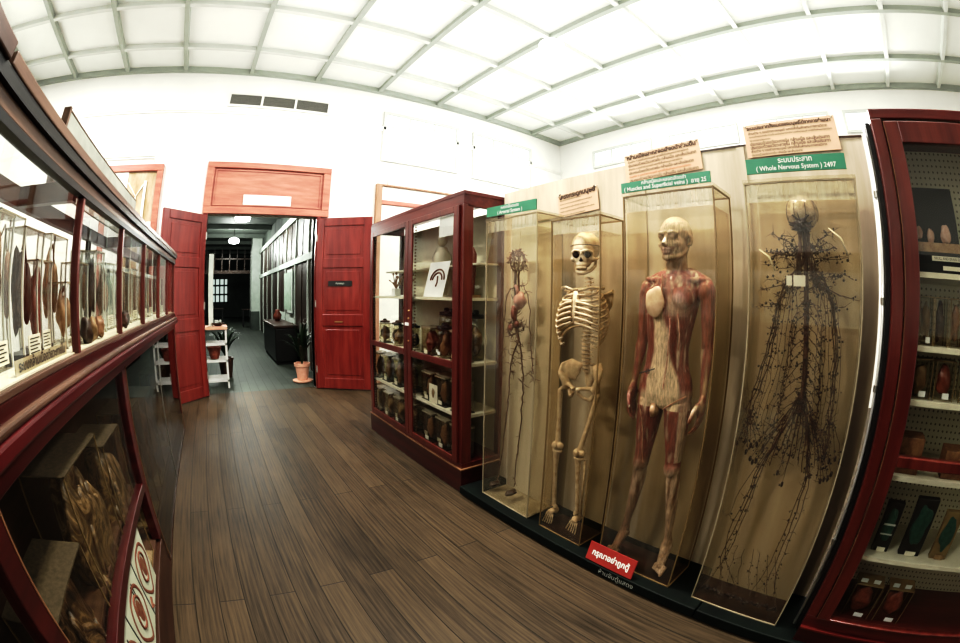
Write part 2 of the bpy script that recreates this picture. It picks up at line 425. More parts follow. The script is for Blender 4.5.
def window(name, plane, a0, a1, z0, z1, cols, rows, fmat='beamw', pane='pane', fw=.045, glass_z=None, bar='beamw'):
    """plane ('y', value, sign) or ('x', ...): frame proud of the wall, one pane mesh, glazing bars"""
    ax, v, sg = plane
    def bx(b, u0, u1, w0, w1, d0, d1):
        d0, d1 = sorted((v + sg*d0, v + sg*d1))
        return b.box(u0, u1, d0, d1, w0, w1) if ax == 'y' else b.box(d0, d1, u0, u1, w0, w1)
    r = sroot(name, (a0, v, z0) if ax == 'y' else (v, a0, z0))
    f = MB()
    for q in ((a0, a1, z0, z0+fw), (a0, a1, z1-fw, z1), (a0, a0+fw, z0+fw, z1-fw), (a1-fw, a1, z0+fw, z1-fw)): bx(f, *q, 0, .05)
    f.build('window_frame', fmat, r)
    p = MB(); bx(p, a0+fw, a1-fw, z0+fw, z1-fw, .004, .012); p.build('pane', pane, r)
    g = MB()
    for i in range(1, cols):
        u = a0 + (a1-a0)*i/cols; bx(g, u-.014, u+.014, z0+fw, z1-fw, .012, .035)
    for zz in rows: bx(g, a0+fw, a1-fw, zz-.014, zz+.014, .012, .032)
    build_each(g, 'glazing_bar', bar, r)
    return r
window('window_2', ('y', YW, -1), 2.41, 3.88, 3.53, 4.43, 3, [4.16])
window('window_3', ('y', YW, -1), 4.20, 5.67, 3.50, 4.43, 3, [4.16])
for i, (a, b) in enumerate(((-1.75, -.2), (.08, 1.55), (1.83, 3.26), (3.62, 5.05))):
    window('window_%d' % (4+i), ('x', XR, -1), a, b, 4.02, 4.40, 3, [])
window('window_9', ('x', XL, 1), 2.88, 3.28, 2.10, 2.70, 3, [2.50], pane='pane')
# curtained window in a red frame, left of the doorway
w1 = sroot('window_1', (-2.03, YW, .9))
f = MB()
for q in ((-2.03, -1.04, .9, 1.0), (-2.03, -1.04, 3.14, 3.24), (-2.03, -1.93, 1.0, 3.14), (-1.14, -1.04, 1.0, 3.14)): f.box(q[0], q[1], YW-.07, YW, q[2], q[3])
f.build('window_frame', 'red_lit', w1, bevel=.008)
MB().box(-1.93, -1.14, YW-.02, YW-.008, 1.0, 3.14).build('curtain', 'curtain', w1)
MB().box(-1.93, -1.62, YW-.035, YW-.022, 1.0, 3.14).box(-1.93, -1.14, YW-.033, YW-.022, 2.30, 2.42).build('blind', 'white', w1)
g = MB()
g.box(-1.33, -1.29, YW-.045, YW-.036, 1.0, 3.0)
g.tube([(-1.60, YW-.03, 2.98), (-1.45, YW-.03, 2.78), (-1.31, YW-.03, 2.99)], .012, 6)
g.tube([(-1.45, YW-.03, 2.78), (-1.45, YW-.03, 2.4)], .010, 6)
g.build('lattice_bar', 'white', w1)
MB().tube([(-2.2, YW-.05, 3.36), (-1.22, YW-.05, 3.36), (-1.22, YW-.05, 3.27)], .012, 8).build('conduit', 'greywhite', w1)

# ---------------------------------------------------------------- doorway
fr = sroot('trim_2', (.585, YW, 0))
f = MB()
f.box(-.32, -.25, YW-.06, YW+.16, 0, 2.54).box(1.42, 1.49, YW-.06, YW+.16, 0, 2.54)
build_each(f, 'door_jamb', 'reddoor', fr, bevel=.006)
f = MB().box(-.34, 1.60, YW-.07, YW, 2.52, 2.62).box(-.34, 1.60, YW-.07, YW, 3.19, 3.28).box(-.34, -.22, YW-.07, YW, 2.62, 3.19).box(1.48, 1.60, YW-.07, YW, 2.62, 3.19)
f.build('transom_frame', 'red_lit', fr, bevel=.008)
MB().box(-.22, 1.48, YW-.03, YW-.002, 2.62, 3.19).build('transom_panel', 'red_lit', fr)
f = MB().box(-.2, 1.46, YW-.045, YW-.03, 2.64, 2.66).box(-.2, 1.46, YW-.045, YW-.03, 3.15, 3.17).box(-.2, -.18, YW-.045, YW-.03, 2.66, 3.15).box(1.44, 1.46, YW-.045, YW-.03, 2.66, 3.15)
f.build('panel_moulding', 'red_lit', fr)
pw = tag(MB().box(.27, 1.0, YW-.052, YW-.046, 2.655, 2.80).build('paper_notice', 'paperw', at=(.55, YW-.05, 2.65)), 'blank white paper strip fixed on red transom panel above doorway', 'notice')

def leaf(name, hx, ang, side, plate=False):
    """panelled door leaf; local: hinge at origin, extends along +u"""
    r = sroot(name, (hx, YW-.07, 0)); W, H, T = .83, 2.49, .045
    u = Vector((side*cos(ang), -sin(ang), 0)); n = Vector((u.y, -u.x, 0)); z = Vector((0,0,1))
    if n.y > 0: n = -n                                        # face toward the room
    base = Vector((hx, YW-.07, 0))
    def ob(b, a0, a1, z0, z1, d0, d1):
        c = base + u*((a0+a1)/2) + z*((z0+z1)/2) + n*((d0+d1)/2)
        return b.obox(c, u, n, z, (a1-a0)/2, abs(d1-d0)/2, (z1-z0)/2)
    b = MB()
    rails = [(.015, .17), (.93, 1.10), (1.76, 1.90), (2.37, H)]
    for z0, z1 in rails: ob(b, .11, W-.11, z0, z1, -T/2, T/2)
    ob(b, 0, .11, .015, H, -T/2, T/2); ob(b, W-.11, W, .015, H, -T/2, T/2)
    b.build('leaf_frame', 'reddoor', r, bevel=.006)
    for z0, z1 in ((.17, .93), (1.10, 1.76), (1.90, 2.37)):
        p = MB(); ob(p, .105, W-.105, z0-.005, z1+.005, -.008, .008); ob(p, .16, W-.16, z0+.05, z1-.05, -.015, .015)
        p.build('leaf_panel', 'reddoor', r, bevel=.006)
    if plate:
        p = MB(); ob(p, .20, .56, 1.50, 1.575, T/2, T/2+.006); pl = p.build('name_plate', 'black', r, label='small black plate with pale lettering')
        c = base + u*.38 + z*1.537 + n*(T/2+.0065)
        text_part('plate_lettering', 'ห้องสมุด', 'greywhite', pl, c, u if side > 0 else -u, z, .038)
    k = MB(); 
    for zz in (.3, 1.25, 2.2):
        c = base + z*zz + n*(T/2); k.tube([c - z*.05, c + z*.05], .012, 8)
    build_each(k, 'hinge', 'steel', r)
    if not plate:
        p = MB(); ob(p, W-.07, W-.04, 1.05, 1.20, T/2, T/2+.012); p.build('bolt', 'brass', r)
    else:
        p = MB(); ob(p, .30, .42, .985, 1.0, T/2, T/2+.012); p.build('bolt', 'brass', r)
    return r
leaf('door_1', OX0-.01, radians(44), -1)
leaf('door_2', OX1+.02, radians(33), 1, plate=True)

# brown framed opening further right on the far wall
fr = sroot('trim_3', (2.42, YW, 0))
MB().box(2.36, 2.46, YW-.07, YW, .0, 3.13).build('frame_post', 'tanframe', fr, bevel=.005)
MB().box(2.46, 4.0, YW-.07, YW, 3.10, 3.13).build('frame_head', 'tanframe', fr, bevel=.005)
MB().box(2.46, 4.0, YW-.06, YW, 2.80, 2.87).build('frame_rail', 'red_lit', fr, bevel=.005)
MB().box(2.46, 4.0, YW-.03, YW-.005, .45, 2.80).box(2.46, 4.0, YW-.03, YW-.005, 2.87, 3.10).build('frame_panel', 'white', fr)
MB().tube([(2.55, YW-.05, 3.13), (2.55, YW-.05, 3.21)], .008, 6).build('hook', 'steel', fr)

vt = thing('wall_vent', 'white framed vent with three dark mesh openings high above the red doorway', 'vent', (.62, YW, 4.2))
f = MB().box(-.22, 1.46, YW-.03, YW, 4.19, 4.225).box(-.22, 1.46, YW-.03, YW, 4.40, 4.435)
for x in (-.22, .32, .87, 1.425): f.box(x, x+.035, YW-.03, YW, 4.225, 4.40)
f.build('vent_frame', 'white', vt)
for x0 in (-.185, .355, .905):
    g = MB().box(x0, x0+.52, YW-.012, YW-.002, 4.225, 4.40)
    for k in range(5): g.box(x0, x0+.52, YW-.018, YW-.012, 4.245+k*.034, 4.251+k*.034)
    g.build('vent_mesh', 'vent', vt)

lp = thing('ceiling_lamp', 'round white dome lamp glowing on the coffered ceiling', 'lamp', (3.44, 3.17, ZB-.012))
MB().lathe((3.44, 3.17, ZB-.012), [(.10, 0), (.10, -.03), (.06, -.035)], 24).build('lamp_base', 'white', lp)
MB().lathe((3.44, 3.17, ZB-.047), [(.10, 0), (.165, -.03), (.17, -.06), (.145, -.10), (.08, -.13), (.02, -.14)], 24).build('lamp_shade', 'lamp', lp, smooth=True)

# ================================================================== CORRIDOR
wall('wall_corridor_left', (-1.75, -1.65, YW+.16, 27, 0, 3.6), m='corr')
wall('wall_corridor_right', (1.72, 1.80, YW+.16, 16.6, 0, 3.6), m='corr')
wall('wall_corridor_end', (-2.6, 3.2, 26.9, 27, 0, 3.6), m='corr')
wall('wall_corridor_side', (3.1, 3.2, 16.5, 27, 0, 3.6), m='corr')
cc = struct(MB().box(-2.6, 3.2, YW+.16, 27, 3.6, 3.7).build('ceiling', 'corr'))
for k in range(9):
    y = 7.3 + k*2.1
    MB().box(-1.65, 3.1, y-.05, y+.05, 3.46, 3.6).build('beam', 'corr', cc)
# glazed timber partition along the corridor's right side
pt = sroot('trim_4', (1.66, 6.3, 0)); X = 1.66
for i in range(9):
    y = 6.08 + i*1.3 + (.2 if i == 0 else 0)
    MB().box(X-.04, X+.04, y-.035, y+.035, 0, 3.0).build('post', 'corrw', pt)
MB().box(X-.08, X+.06, 6.2, 16.6, 2.94, 3.08).build('top_plate', 'corrw', pt)
MB().box(X-.05, X+.05, 6.2, 16.6, 2.00, 2.12).build('mid_rail', 'corrw', pt)
for i in range(8):
    y = 6.08 + i*1.3
    for z0, z1 in ((2.12, 2.94), (.95 if i in (2, 3) else .03, 2.0)):
        MB().box(X-.012, X+.012, y+.035, y+1.265, z0, z1).box(X-.024, X-.012, y+.62, y+.66, z0, z1).build('infill_panel', 'corrd', pt)
    if i in (2, 3): MB().box(X-.015, X+.015, y+.035, y+1.265, .03, .95).build('dado_panel', 'corrw', pt)
    MB().box(X+.02, X+.05, y+.035, y+1.265, 3.08, 3.58).build('louvre', 'corr', pt)
b = MB()
for k in range(14): b.box(1.50, 1.56, 6.19, 6.235, .55 + k*.14, .62 + k*.14)
build_each(b, 'slat', 'corrw', pt)
MB().box(1.46, 1.62, 6.16, 6.19, 0, 2.5).build('lining_board', 'corrw', pt)
pil = sroot('trim_5', (1.75, 17, 0))
MB().box(1.30, 1.95, 16.7, 17.5, .72, 3.6).build('pillar_shaft', 'corrw', pil)
MB().box(1.28, 1.97, 16.68, 17.52, 0, .72).build('pillar_base', 'corr', pil)
nb = thing('notice_board', 'white framed notice board with pale green sheet on corridor partition', 'notice board', (1.6, 9.3, 1.0))
MB().box(1.585, 1.61, 8.78, 9.42, .98, 1.92).build('board_frame', 'corrw', nb)
MB().box(1.578, 1.585, 8.88, 9.82, 1.04, 1.86).build('board_sheet', mat('pale_green_sheet', (.28, .36, .28), (.42, .48, .40), (7, 7, 7), .6), nb)
for i, (lx, ly) in enumerate(((.48, 9.9), (.43, 14.3))):
    t = thing('hanging_lamp', ['nearer glowing round lamp hanging in the dark corridor', 'farther glowing round lamp lower in view in the dark corridor'][i], 'lamp', (lx, ly, 3.2))
    MB().tube([(lx, ly, 3.28), (lx, ly, 3.6)], .012, 6).build('lamp_rod', 'black', t)
    MB().lathe((lx, ly, 3.12), [(.05, .17), (.17, .12), (.20, .05), (.17, -.02), (.05, -.05)], 16).build('lamp_shade', 'lamp_c', t, smooth=True)
e = sroot('window_8', (.3, 26.9, .5))
MB().box(-.7, .5, 26.84, 26.9, .9, 2.35).build('pane', 'pane_far', e)
b = MB()
for x in (-.72, -.4, -.1, .2, .45): b.box(x, x+.09, 26.78, 26.84, .85, 2.4)
for z in (.85, 1.35, 1.9, 2.34): b.box(-.72, .54, 26.78, 26.84, z, z+.1)
b.build('window_frame', 'black', e)
e = sroot('trim_6', (.3, 20, 2.5))
b = MB().box(-1.6, 3.0, 19.9, 20, 2.35, 2.5)
for k in range(12): b.box(-1.5+k*.38, -1.45+k*.38, 19.9, 20, 2.5, 3.55)
b.box(-1.6, 3.0, 19.9, 20, 3.0, 3.06).build('lattice_screen', 'corrd', e)
def far_desk(x, y, label):
    t = thing('desk', label, 'desk', (x, y, 0))
    MB().box(x-.35, x+.35, y-.3, y+.3, .72, .76).build('desktop', 'corrd', t)
    for sx in (-.3, .3):
        for sy in (-.25, .25): MB().box(x+sx-.025, x+sx+.025, y+sy-.025, y+sy+.025, 0, .72).build('leg', 'black', t)
far_desk(-.2, 20.5, 'small dark desk far down the corridor on its left side')
far_desk(1.35, 18.5, 'small dark desk far down the corridor on its right side')
# dark chest against the right side
t = thing('storage_chest', 'long low black chest standing against the corridor partition', 'chest', (1.36, 9.0, 0))
MB().box(1.12, 1.58, 8.2, 10.3, .06, .72).build('chest_body', 'black', t, bevel=.02)
MB().box(1.10, 1.60, 8.17, 10.33, .72, .78).build('chest_lid', 'darkbrown', t, bevel=.015)
for y in (8.3, 10.2): MB().box(1.15, 1.55, y-.05, y+.05, 0, .06).build('foot', 'black', t)
t = thing('vase', 'small dark red vase standing on the black chest in corridor', 'vase', (1.38, 9.6, .78))
MB().lathe((1.38, 9.6, .78), [(.05, 0), (.09, .06), (.10, .14), (.05, .22), (.06, .26)], 16).build('vase_body', 'org_red', t, smooth=True)

def strap_leaves(b, c, n, h, spread, w, seed):
    r = random.Random(seed)
    for k in range(n):
        a = 2*pi*k/n + r.uniform(-.3, .3); L = h*r.uniform(.7, 1.1); s = spread*r.uniform(.6, 1.1)
        pts = []; 
        for i in range(7):
            q = i/6; pts.append(Vector(c) + Vector((cos(a)*s*q**1.3, sin(a)*s*q**1.3, L*(q - .45*q**2.6)/.75)))
        d = Vector((-sin(a), cos(a), 0))
        for i in range(6):
            w0 = w*sin(pi*min(.96, i/6*.9+.1)); w1 = w*sin(pi*min(.96, (i+1)/6*.9+.1))
            b.quad(pts[i]-d*w0, pts[i]+d*w0, pts[i+1]+d*w1, pts[i+1]-d*w1)
t = thing('potted_plant', 'dark strap leaved plant in pale terracotta pot beside right door leaf', 'potted plant', (1.32, 6.5, 0))
MB().lathe((1.32, 6.5, 0), [(.15, 0), (.17, .02), (.17, .035), (.10, .036)], 20).build('saucer', 'terra', t)
MB().lathe((1.32, 6.5, .036), [(.085, 0), (.12, .22), (.135, .22), (.138, .27), (.118, .27), (.11, .24), (.01, .238)], 20).build('pot', 'terra', t, smooth=False)
b = MB(); strap_leaves(b, (1.32, 6.5, .27), 26, .62, .36, .028, 3); strap_leaves(b, (1.32, 6.5, .27), 14, .85, .2, .024, 5)
b.build('leaves', 'leaf', t)
t = thing('potted_plant', 'drooping strap leaved plant behind the white metal rack by left door leaf', 'potted plant', (.06, 7.3, 0))
MB().lathe((.06, 7.3, 0), [(.10, 0), (.14, .3), (.15, .3), (.15, .34), (.12, .34), (.11, .3), (.01, .3)], 18).build('pot', 'org_dark', t)
b = MB(); strap_leaves(b, (.06, 7.3, .32), 22, .62, .42, .03, 11); b.build('leaves', 'leaf', t)

# rack just outside the doorway
t = thing('metal_rack', 'white metal rack with wooden top just beyond the left door leaf', 'rack', (-.2, 6.62, 0))
RX0, RX1, RY0, RY1 = -.46, .09, 6.40, 6.86
MB().box(RX0, RX1+.01, RY0-.02, RY1, .885, .925).build('top_board', 'terra', t, bevel=.004)
for x in (RX0+.015, RX1-.015):
    for y in (RY0+.015, RY1-.015): MB().box(x-.015, x+.015, y-.015, y+.015, 0, .885).build('leg', 'metalw', t)
for z in (.10, .40, .65):
    b = MB().box(RX0, RX1, RY0, RY0+.02, z, z+.03).box(RX0, RX1, RY1-.02, RY1, z, z+.03)
    for k in range(7): b.box(RX0, RX1, RY0+.05+k*.06, RY0+.06+k*.06, z+.01, z+.02)
    b.build('wire_shelf', 'metalw', t)
t = thing('flower_pot', 'reddish empty pot on the middle shelf of white rack', 'pot', (-.13, 6.6, .43))
MB().lathe((-.13, 6.6, .431), [(.07, 0), (.11, .15), (.12, .15), (.12, .18), (.10, .18), (.09, .05), (.01, .04)], 18).build('pot_body', 'org_red', t)
t = thing('bowl_of_stones', 'dark shallow bowl on the wooden rack top', 'bowl', (-.05, 6.6, .925))
MB().lathe((-.05, 6.6, .926), [(.05, 0), (.11, .05), (.10, .05), (.04, .015)], 16).build('bowl', 'org_dark', t)
b = MB()
r_ = random.Random(4)
for k in range(16): b.ico((-.05+r_.uniform(-.05,.05), 6.6+r_.uniform(-.05,.05), .965+r_.uniform(0,.04)), r_.uniform(.014,.024), 1)
st = b.build('stones', 'greywhite', t)
t = thing('rolled_paper', 'tall white board propped upright on wooden rack top', 'board', (-.17, 6.62, .925))
MB().box(-.205, -.125, 6.60, 6.63, .926, 2.02).build('board_sheet', 'corrw', t)

# ================================================================== LEFT DISPLAY CABINET
XF = -.53; XBk = -.86; Y0, Y1 = -1.6, 4.45
t = thing('display_case_base', 'long red wood base cabinet with sloping reflections in its lower glass doors, along left side', 'cabinet', (-.7, 1.5, 0))
LB = t
MB().box(XBk, XF+.0, Y0, 1.98, 0, .19).box(XBk, XF-.02, 1.98, Y1, 0, .19).build('plinth', 'darkbrown', t, bevel=.004)
MB().box(XF-.02, XF, 1.98, Y1, 0, .018).build('kick_strip', 'darkbrown', t)
MB().box(XBk, XF-.03, Y0, Y1, .19, .205).build('bottom_board', 'brown', t)
MB().box(XBk, XBk+.015, Y0, Y1, .205, 1.09).build('back_panel', 'darkbrown', t)
MB().box(XF-.045, XF, Y0, 1.96, .485, .53).build('mid_rail', 'maroon', t, bevel=.004)
b = MB().box(XF-.05, XF, Y0, Y1, 1.075, 1.125); b.build('top_rail', 'redbase', t, bevel=.003)
MB().box(XF-.002, XF+.004, Y0, Y1, 1.112, 1.120).build('gilt_line', 'gold', t)
MB().box(XBk-.02, XF+.035, Y0, Y1+.03, 1.125, 1.165).build('counter_moulding', 'redbase', t, bevel=.008)
MB().box(XBk-.02, XF+.026, Y0, Y1+.02, 1.165, 1.187).build('counter_bead', 'brown', t, bevel=.008)
MB().box(XBk-.01, XF+.008, Y0, Y1+.01, 1.187, 1.218).build('counter_recess', 'maroon', t)
for y in (-1.55, -.55, .57, 1.98, 4.40):
    MB().box(XF-.05, XF, y-.04, y+.04, .205, 1.075).build('stile', 'redbase' if y > 1 else 'maroon', t, bevel=.004)
    if y > 0: MB().box(XF, XF+.003, y+.034, y+.040, .02, 1.09).build('stile_highlight', 'gold', t)  # thin strip paints the highlight running down the stile's edge
for a, b_ in ((-1.51, -.59), (-.51, .53), (.61, 1.94)):
    MB().quad((XF-.02, a, .53), (XF-.02, b_, .53), (XF-.02, b_, 1.075), (XF-.02, a, 1.075)).build('glass_pane', 'glass', t)
MB().quad((XF-.004, 2.02, .02), (XF-.004, 4.36, .02), (XF-.004, 4.36, 1.075), (XF-.004, 2.02, 1.075)).build('glass_pane', 'glassL', t)
MB().box(XF-.006, XF, 3.165, 3.171, .02, 1.075).build('pane_joint', 'steel', t)
MB().box(XF-.26, XF-.06, .62, 1.92, .52, .535).build('inner_ledge', 'brown', t)
MB().box(XBk, XF-.05, Y1-.02, Y1, .2, 1.09).build('end_panel', 'redh', t)

t = thing('drawing_strip', 'white strip of red anatomical ring drawings low in the left cabinet', 'poster', (XF-.03, 1.2, .2))
PS = t
x = XF - .012
MB().box(x-.006, x, .45, 1.62, .205, .484).build('strip_sheet', 'poster', t)
b = MB()
for y in (1.34, 1.03, .72): b.box(x, x+.002, y-.004, y+.004, .205, .484)
for y in (1.26, .96): b.box(x, x+.002, y-.03, y-.022, .40, .45); b.box(x, x+.002, y-.05, y-.042, .40, .45)
build_each(b, 'ink_line', 'ink', t)
for y in (1.48, 1.185, .875, .58):
    b = MB(); b2 = MB()
    ring = [(x+.001, y + .105*cos(q)*(1 + .12*cos(2*q)), .345 + .105*sin(q)*(1+.1*sin(3*q))) for q in [2*pi*k/28 for k in range(28)]]
    b.tube(ring, .008, 6, closed=True, squash=(1, .25))
    ring = [(x+.001, y + .052*cos(q)*(1+.2*sin(2*q)), .355 + .062*sin(q)) for q in [2*pi*k/20 for k in range(20)]]
    b.tube(ring, .006, 6, closed=True)
    b2.ball((x, y+.012, .35), (.0025, .034, .046), 12, 8); b2.ball((x, y-.02, .375), (.003, .016, .02), 10, 6)
    b.tube([(x+.001, y-.09, .26), (x+.001, y-.13, .235), (x+.001, y-.10, .225)], .008, 5)
    b.build('ring_drawing', 'dr_red', t); b2.build('organ_drawing', 'dr_tan', t)

# upper glass showcase standing on the base
t = thing('glass_showcase', 'long upper glass showcase with red posts and dark cornice on left base cabinet', 'showcase', (-.7, 1.5, 1.218))
UC = t
MB().box(XBk, XF, Y0, Y1, 1.218, 1.236).build('sill', 'brown', t, bevel=.003)
MB().box(XBk+.02, XF-.02, Y0, Y1, 1.236, 1.240).build('bed_board', 'cream', t)
MB().box(XF-.035, XF+.004, Y0, Y1+.01, 1.715, 1.735).build('cornice_fillet', 'black', t)
MB().box(XF-.03, XF+.002, Y0, Y1+.01, 1.735, 1.770).build('cornice_band', 'brown', t, bevel=.003)
MB().box(XF-.04, XF+.016, Y0, Y1+.03, 1.770, 1.798).build('cornice_black_strip', 'black', t)  # black layer under the cornice top
MB().box(XF-.05, XF+.020, .60, Y1+.035, 1.798, 1.828).build('cornice_top', 'brown', t, bevel=.004)
b = MB().box(XF-.05, XF+.026, Y0, .580, 1.795, 1.832); b.build('cornice_block', 'darkbrown', t, bevel=.004)
for y in (-1.5, -.2, 1.345, 2.01, 2.66, 3.34, 3.88, 4.40):
    MB().box(XF-.03, XF, y-.011, y+.011, 1.236, 1.715).build('post', 'red', t, bevel=.002)
for y in (-1.5, -.2, 1.1, 2.3, 3.4, 4.40):
    MB().box(XBk, XBk+.03, y-.014, y+.014, 1.236, 1.70).build('rear_post', 'darkbrown', t)
MB().box(XBk, XBk+.035, Y0, Y1, 1.70, 1.765).build('rear_rail', 'darkbrown', t)
for y in (.40, 1.32, 2.66, 4.38): MB().box(XBk+.035, XF-.035, y-.02, y+.02, 1.70, 1.765).build('cross_rail', 'darkbrown', t)
pts = (-1.6, -.2, 1.345, 2.01, 2.66, 3.34, 3.88, 4.40)
for a, b_ in zip(pts, pts[1:]):
    MB().quad((XF-.012, a+.014, 1.236), (XF-.012, b_-.014, 1.236), (XF-.012, b_-.014, 1.715), (XF-.012, a+.014, 1.715)).build('front_glass', 'glassS', t)
MB().quad((XBk+.015, Y0, 1.236), (XBk+.015, Y1, 1.236), (XBk+.015, Y1, 1.70), (XBk+.015, Y0, 1.70)).build('rear_glass', 'glassS', t)
MB().quad((XBk, Y0, 1.767), (XF-.05, Y0, 1.767), (XF-.05, Y1, 1.767), (XBk, Y1, 1.767)).build('top_glass', 'glassS', t)
MB().quad((XBk, Y1, 1.236), (XF, Y1, 1.236), (XF, Y1, 1.70), (XBk, Y1, 1.70)).build('end_glass', 'glassS', t)

M['edge_p'] = mat('pale_acrylic_edge', (.62, .62, .56), (.52, .52, .46), (10, 10, 2), .25)
t = thing('framed_board', 'pale framed board standing on edge on top of the left showcase', 'board', (-.74, 2.0, 1.767))
y0, y1, z0, z1 = 1.42, 3.1, 1.768, 2.085
MB().box(-.755, -.740, y0+.02, y1, z0+.02, z1-.008).build('board_face', mat('grey_board_face', (.30, .31, .27), (.22, .23, .20), (7, 7, 7), .6), t)
MB().box(-.765, -.730, y0, y0+.02, z0, z1).box(-.762, -.738, y0+.02, y1, z1-.006, z1).build('board_frame', 'brown', t)

# ---- contents of the showcase: flat acrylic tanks with hanging specimens
def slab_tank(name, label, cat, x, y, z, w, d, h, organ, om, fluid='jarg', card=True, dark_base=False, lidm='edge'):
    """acrylic tank of width w along y, depth d along x, with a specimen inside; origin at its base"""
    t = thing(name, label, cat, (x, y, z))
    e = .006
    b = MB()
    for sx in (-1, 1):
        for sy in (-1, 1):
            b.box(x+sx*d/2-(e if sx > 0 else 0), x+sx*d/2+(e if sx < 0 else 0), y+sy*w/2-(e if sy > 0 else 0), y+sy*w/2+(e if sy < 0 else 0), z, z+h)
    for sx in (-1, 1): b.box(x+sx*d/2-e/2, x+sx*d/2+e/2, y-w/2, y+w/2, z, z+e)
    b.build('tank_edges', 'edge_p' if fluid == 'clear' else 'edge_d', t)
    b = MB().box(x-d/2+.002, x+d/2-.002, y-w/2+.002, y+w/2-.002, z+.006, z+h-.006); b.build('tank_glass', fluid, t)
    MB().box(x-d/2, x+d/2, y-w/2, y+w/2, z+h-.005, z+h).build('tank_lid', lidm, t)
    MB().box(x-d/2, x+d/2, y-w/2, y+w/2, z, z+(.03 if dark_base else .006)).build('tank_base', 'black' if dark_base else 'edge', t)
    ob_ = organ(x, y, z, w, d, h)
    for v in ob_.bm.verts:
        v.co = Vector((max(x-d/2+.006, min(x+d/2-.006, v.co.x)), max(y-w/2+.008, min(y+w/2-.008, v.co.y)), max(z+.03 if dark_base else z+.007, min(z+h-.012, v.co.z))))
    ob_.build('preserved_specimen', om, t, smooth=True)
    if card:
        c = MB().box(x+d/2, x+d/2+.002, y-w*.3, y+w*.3, z+.02, z+.075).build('label_card', 'cream', t)
        b = MB()
        for k in range(5): b.box(x+d/2+.002, x+d/2+.003, y-w*.24, y+w*(.24 - .1*(k % 2)), z+.028+k*.009, z+.031+k*.009)
        b.build('card_writing', 'ink', c)
    return t
def lump(x, y, z, rx, ry, rz, seed, amp=.25, u=18, v=12):
    b = MB(); b.ball((x, y, z), (rx, ry, rz), u, v)
    o = Vector((seed*3.1, seed*1.7, seed))
    for vt_ in b.bm.verts:
        p = vt_.co - Vector((x, y, z)); q = noise.noise(Vector((p.x/rx, p.y/ry, p.z/rz))*1.4 + o)
        vt_.co = Vector((x, y, z)) + p*(1 + amp*q*1.6)
    return b
def org_long(seed):
    def f(x, y, z, w, d, h): return lump(x, y, z+h*.56, d*.28, w*.24, h*.36, seed, .35)
    return f
def org_pair(seed):
    def f(x, y, z, w, d, h):
        b = lump(x, y-w*.2, z+h*.55, d*.26, w*.15, h*.30, seed, .3)
        b.ball((x, y+w*.2, z+h*.52), (d*.22, w*.13, h*.24), 14, 10); b.tube([(x, y-w*.1, z+h*.85), (x, y, z+h*.93), (x, y+w*.15, z+h*.75)], d*.05, 6)
        return b
    return f
def org_round(seed):
    def f(x, y, z, w, d, h): return lump(x, y, z+h*.48, d*.28, w*.34, h*.36, seed, .3)
    return f
g = 'flat tanks in the upper showcase'
zs = 1.2401
specs = [(.72, .17, .36, org_long(1), 'org_br', 'flat clear tank nearest the camera in left showcase, long brown specimen'),
         (.93, .17, .37, org_long(2), 'org_br', 'clear tank with narrow brown specimen, second from near end of left showcase'),
         (1.12, .15, .35, org_pair(3), 'org_dark', 'clear tank holding dark branching specimen, third in left showcase'),
         (1.275, .13, .28, org_long(4), 'org_red', 'clear tank with red brown kidney specimen just before second post'),
         (1.50, .16, .22, org_pair(5), 'org_tan', 'low clear tank just past the second red post of showcase'),
         (1.70, .16, .30, org_long(6), 'org_tan', 'tank with tan specimen in the middle showcase bay'),
         (1.88, .14, .36, org_pair(7), 'org_dark', 'tank with dark tall specimen before the third red post'),
         (2.18, .18, .33, org_pair(8), 'org_br', 'tank with brown paired specimen just past third red post'),
         (2.45, .18, .30, org_long(9), 'org_dark', 'tank with dark specimen before the fourth red post'),
         (2.85, .20, .34, org_long(10), 'org_tan', 'tank past the fourth red post of left showcase'),
         (3.12, .18, .30, org_round(11), 'org_br', 'tank with rounded brown specimen near far end of showcase'),
         (3.55, .20, .33, org_long(12), 'org_tan', 'farthest tall tank in the left showcase bay before the end'),
         (4.05, .20, .32, org_pair(13), 'org_tan', 'last tank at the door end of left showcase')]
for i, (y, w, h, of, om, lab) in enumerate(specs):
    slab_tank('specimen_tank', lab, 'specimen tank', -.66 - (.03 if i % 2 else 0), y, zs, w, .09, h, of, om, 'clear', card=i not in (4, 5), dark_base=i in (2, 3)).__setitem__('group', g)
# second row at the back of the case
for i, (y, w, h) in enumerate(((.86, .18, .40), (1.16, .2, .41), (1.62, .2, .40), (2.05, .2, .38), (2.6, .2, .36))):
    slab_tank('specimen_tank', fluid='clear', label=['tall pale tank at back of showcase behind the first tanks', 'tall pale tank at back of showcase behind dark branching specimen', 'tall tank at back of showcase in the second bay', 'tall tank at back of showcase behind the third red post', 'tall tank at back of showcase near fourth red post'][i],
              cat='specimen tank', x=-.785, y=y, z=zs, w=w, d=.08, h=h, organ=org_pair(20+i), om= ('org_tan', 'org_br', 'org_tan', 'org_br', 'org_dark')[i], card=False)['group'] = g
t = thing('caption_strip', 'long clear strip with bold dark handwriting standing inside near end of showcase', 'label', (-.57, 1.1, zs))
MB().box(-.573, -.570, .90, 1.30, zs, zs+.035).build('strip_sheet', 'edge', t)
text_part('strip_writing', 'ระบบกล้ามเนื้ออวัยวะภายใน', 'ink', t, (-.569, 1.10, zs+.018), (0, 1, 0), (0, 0, 1), .035, width=.36, bold=.0006)
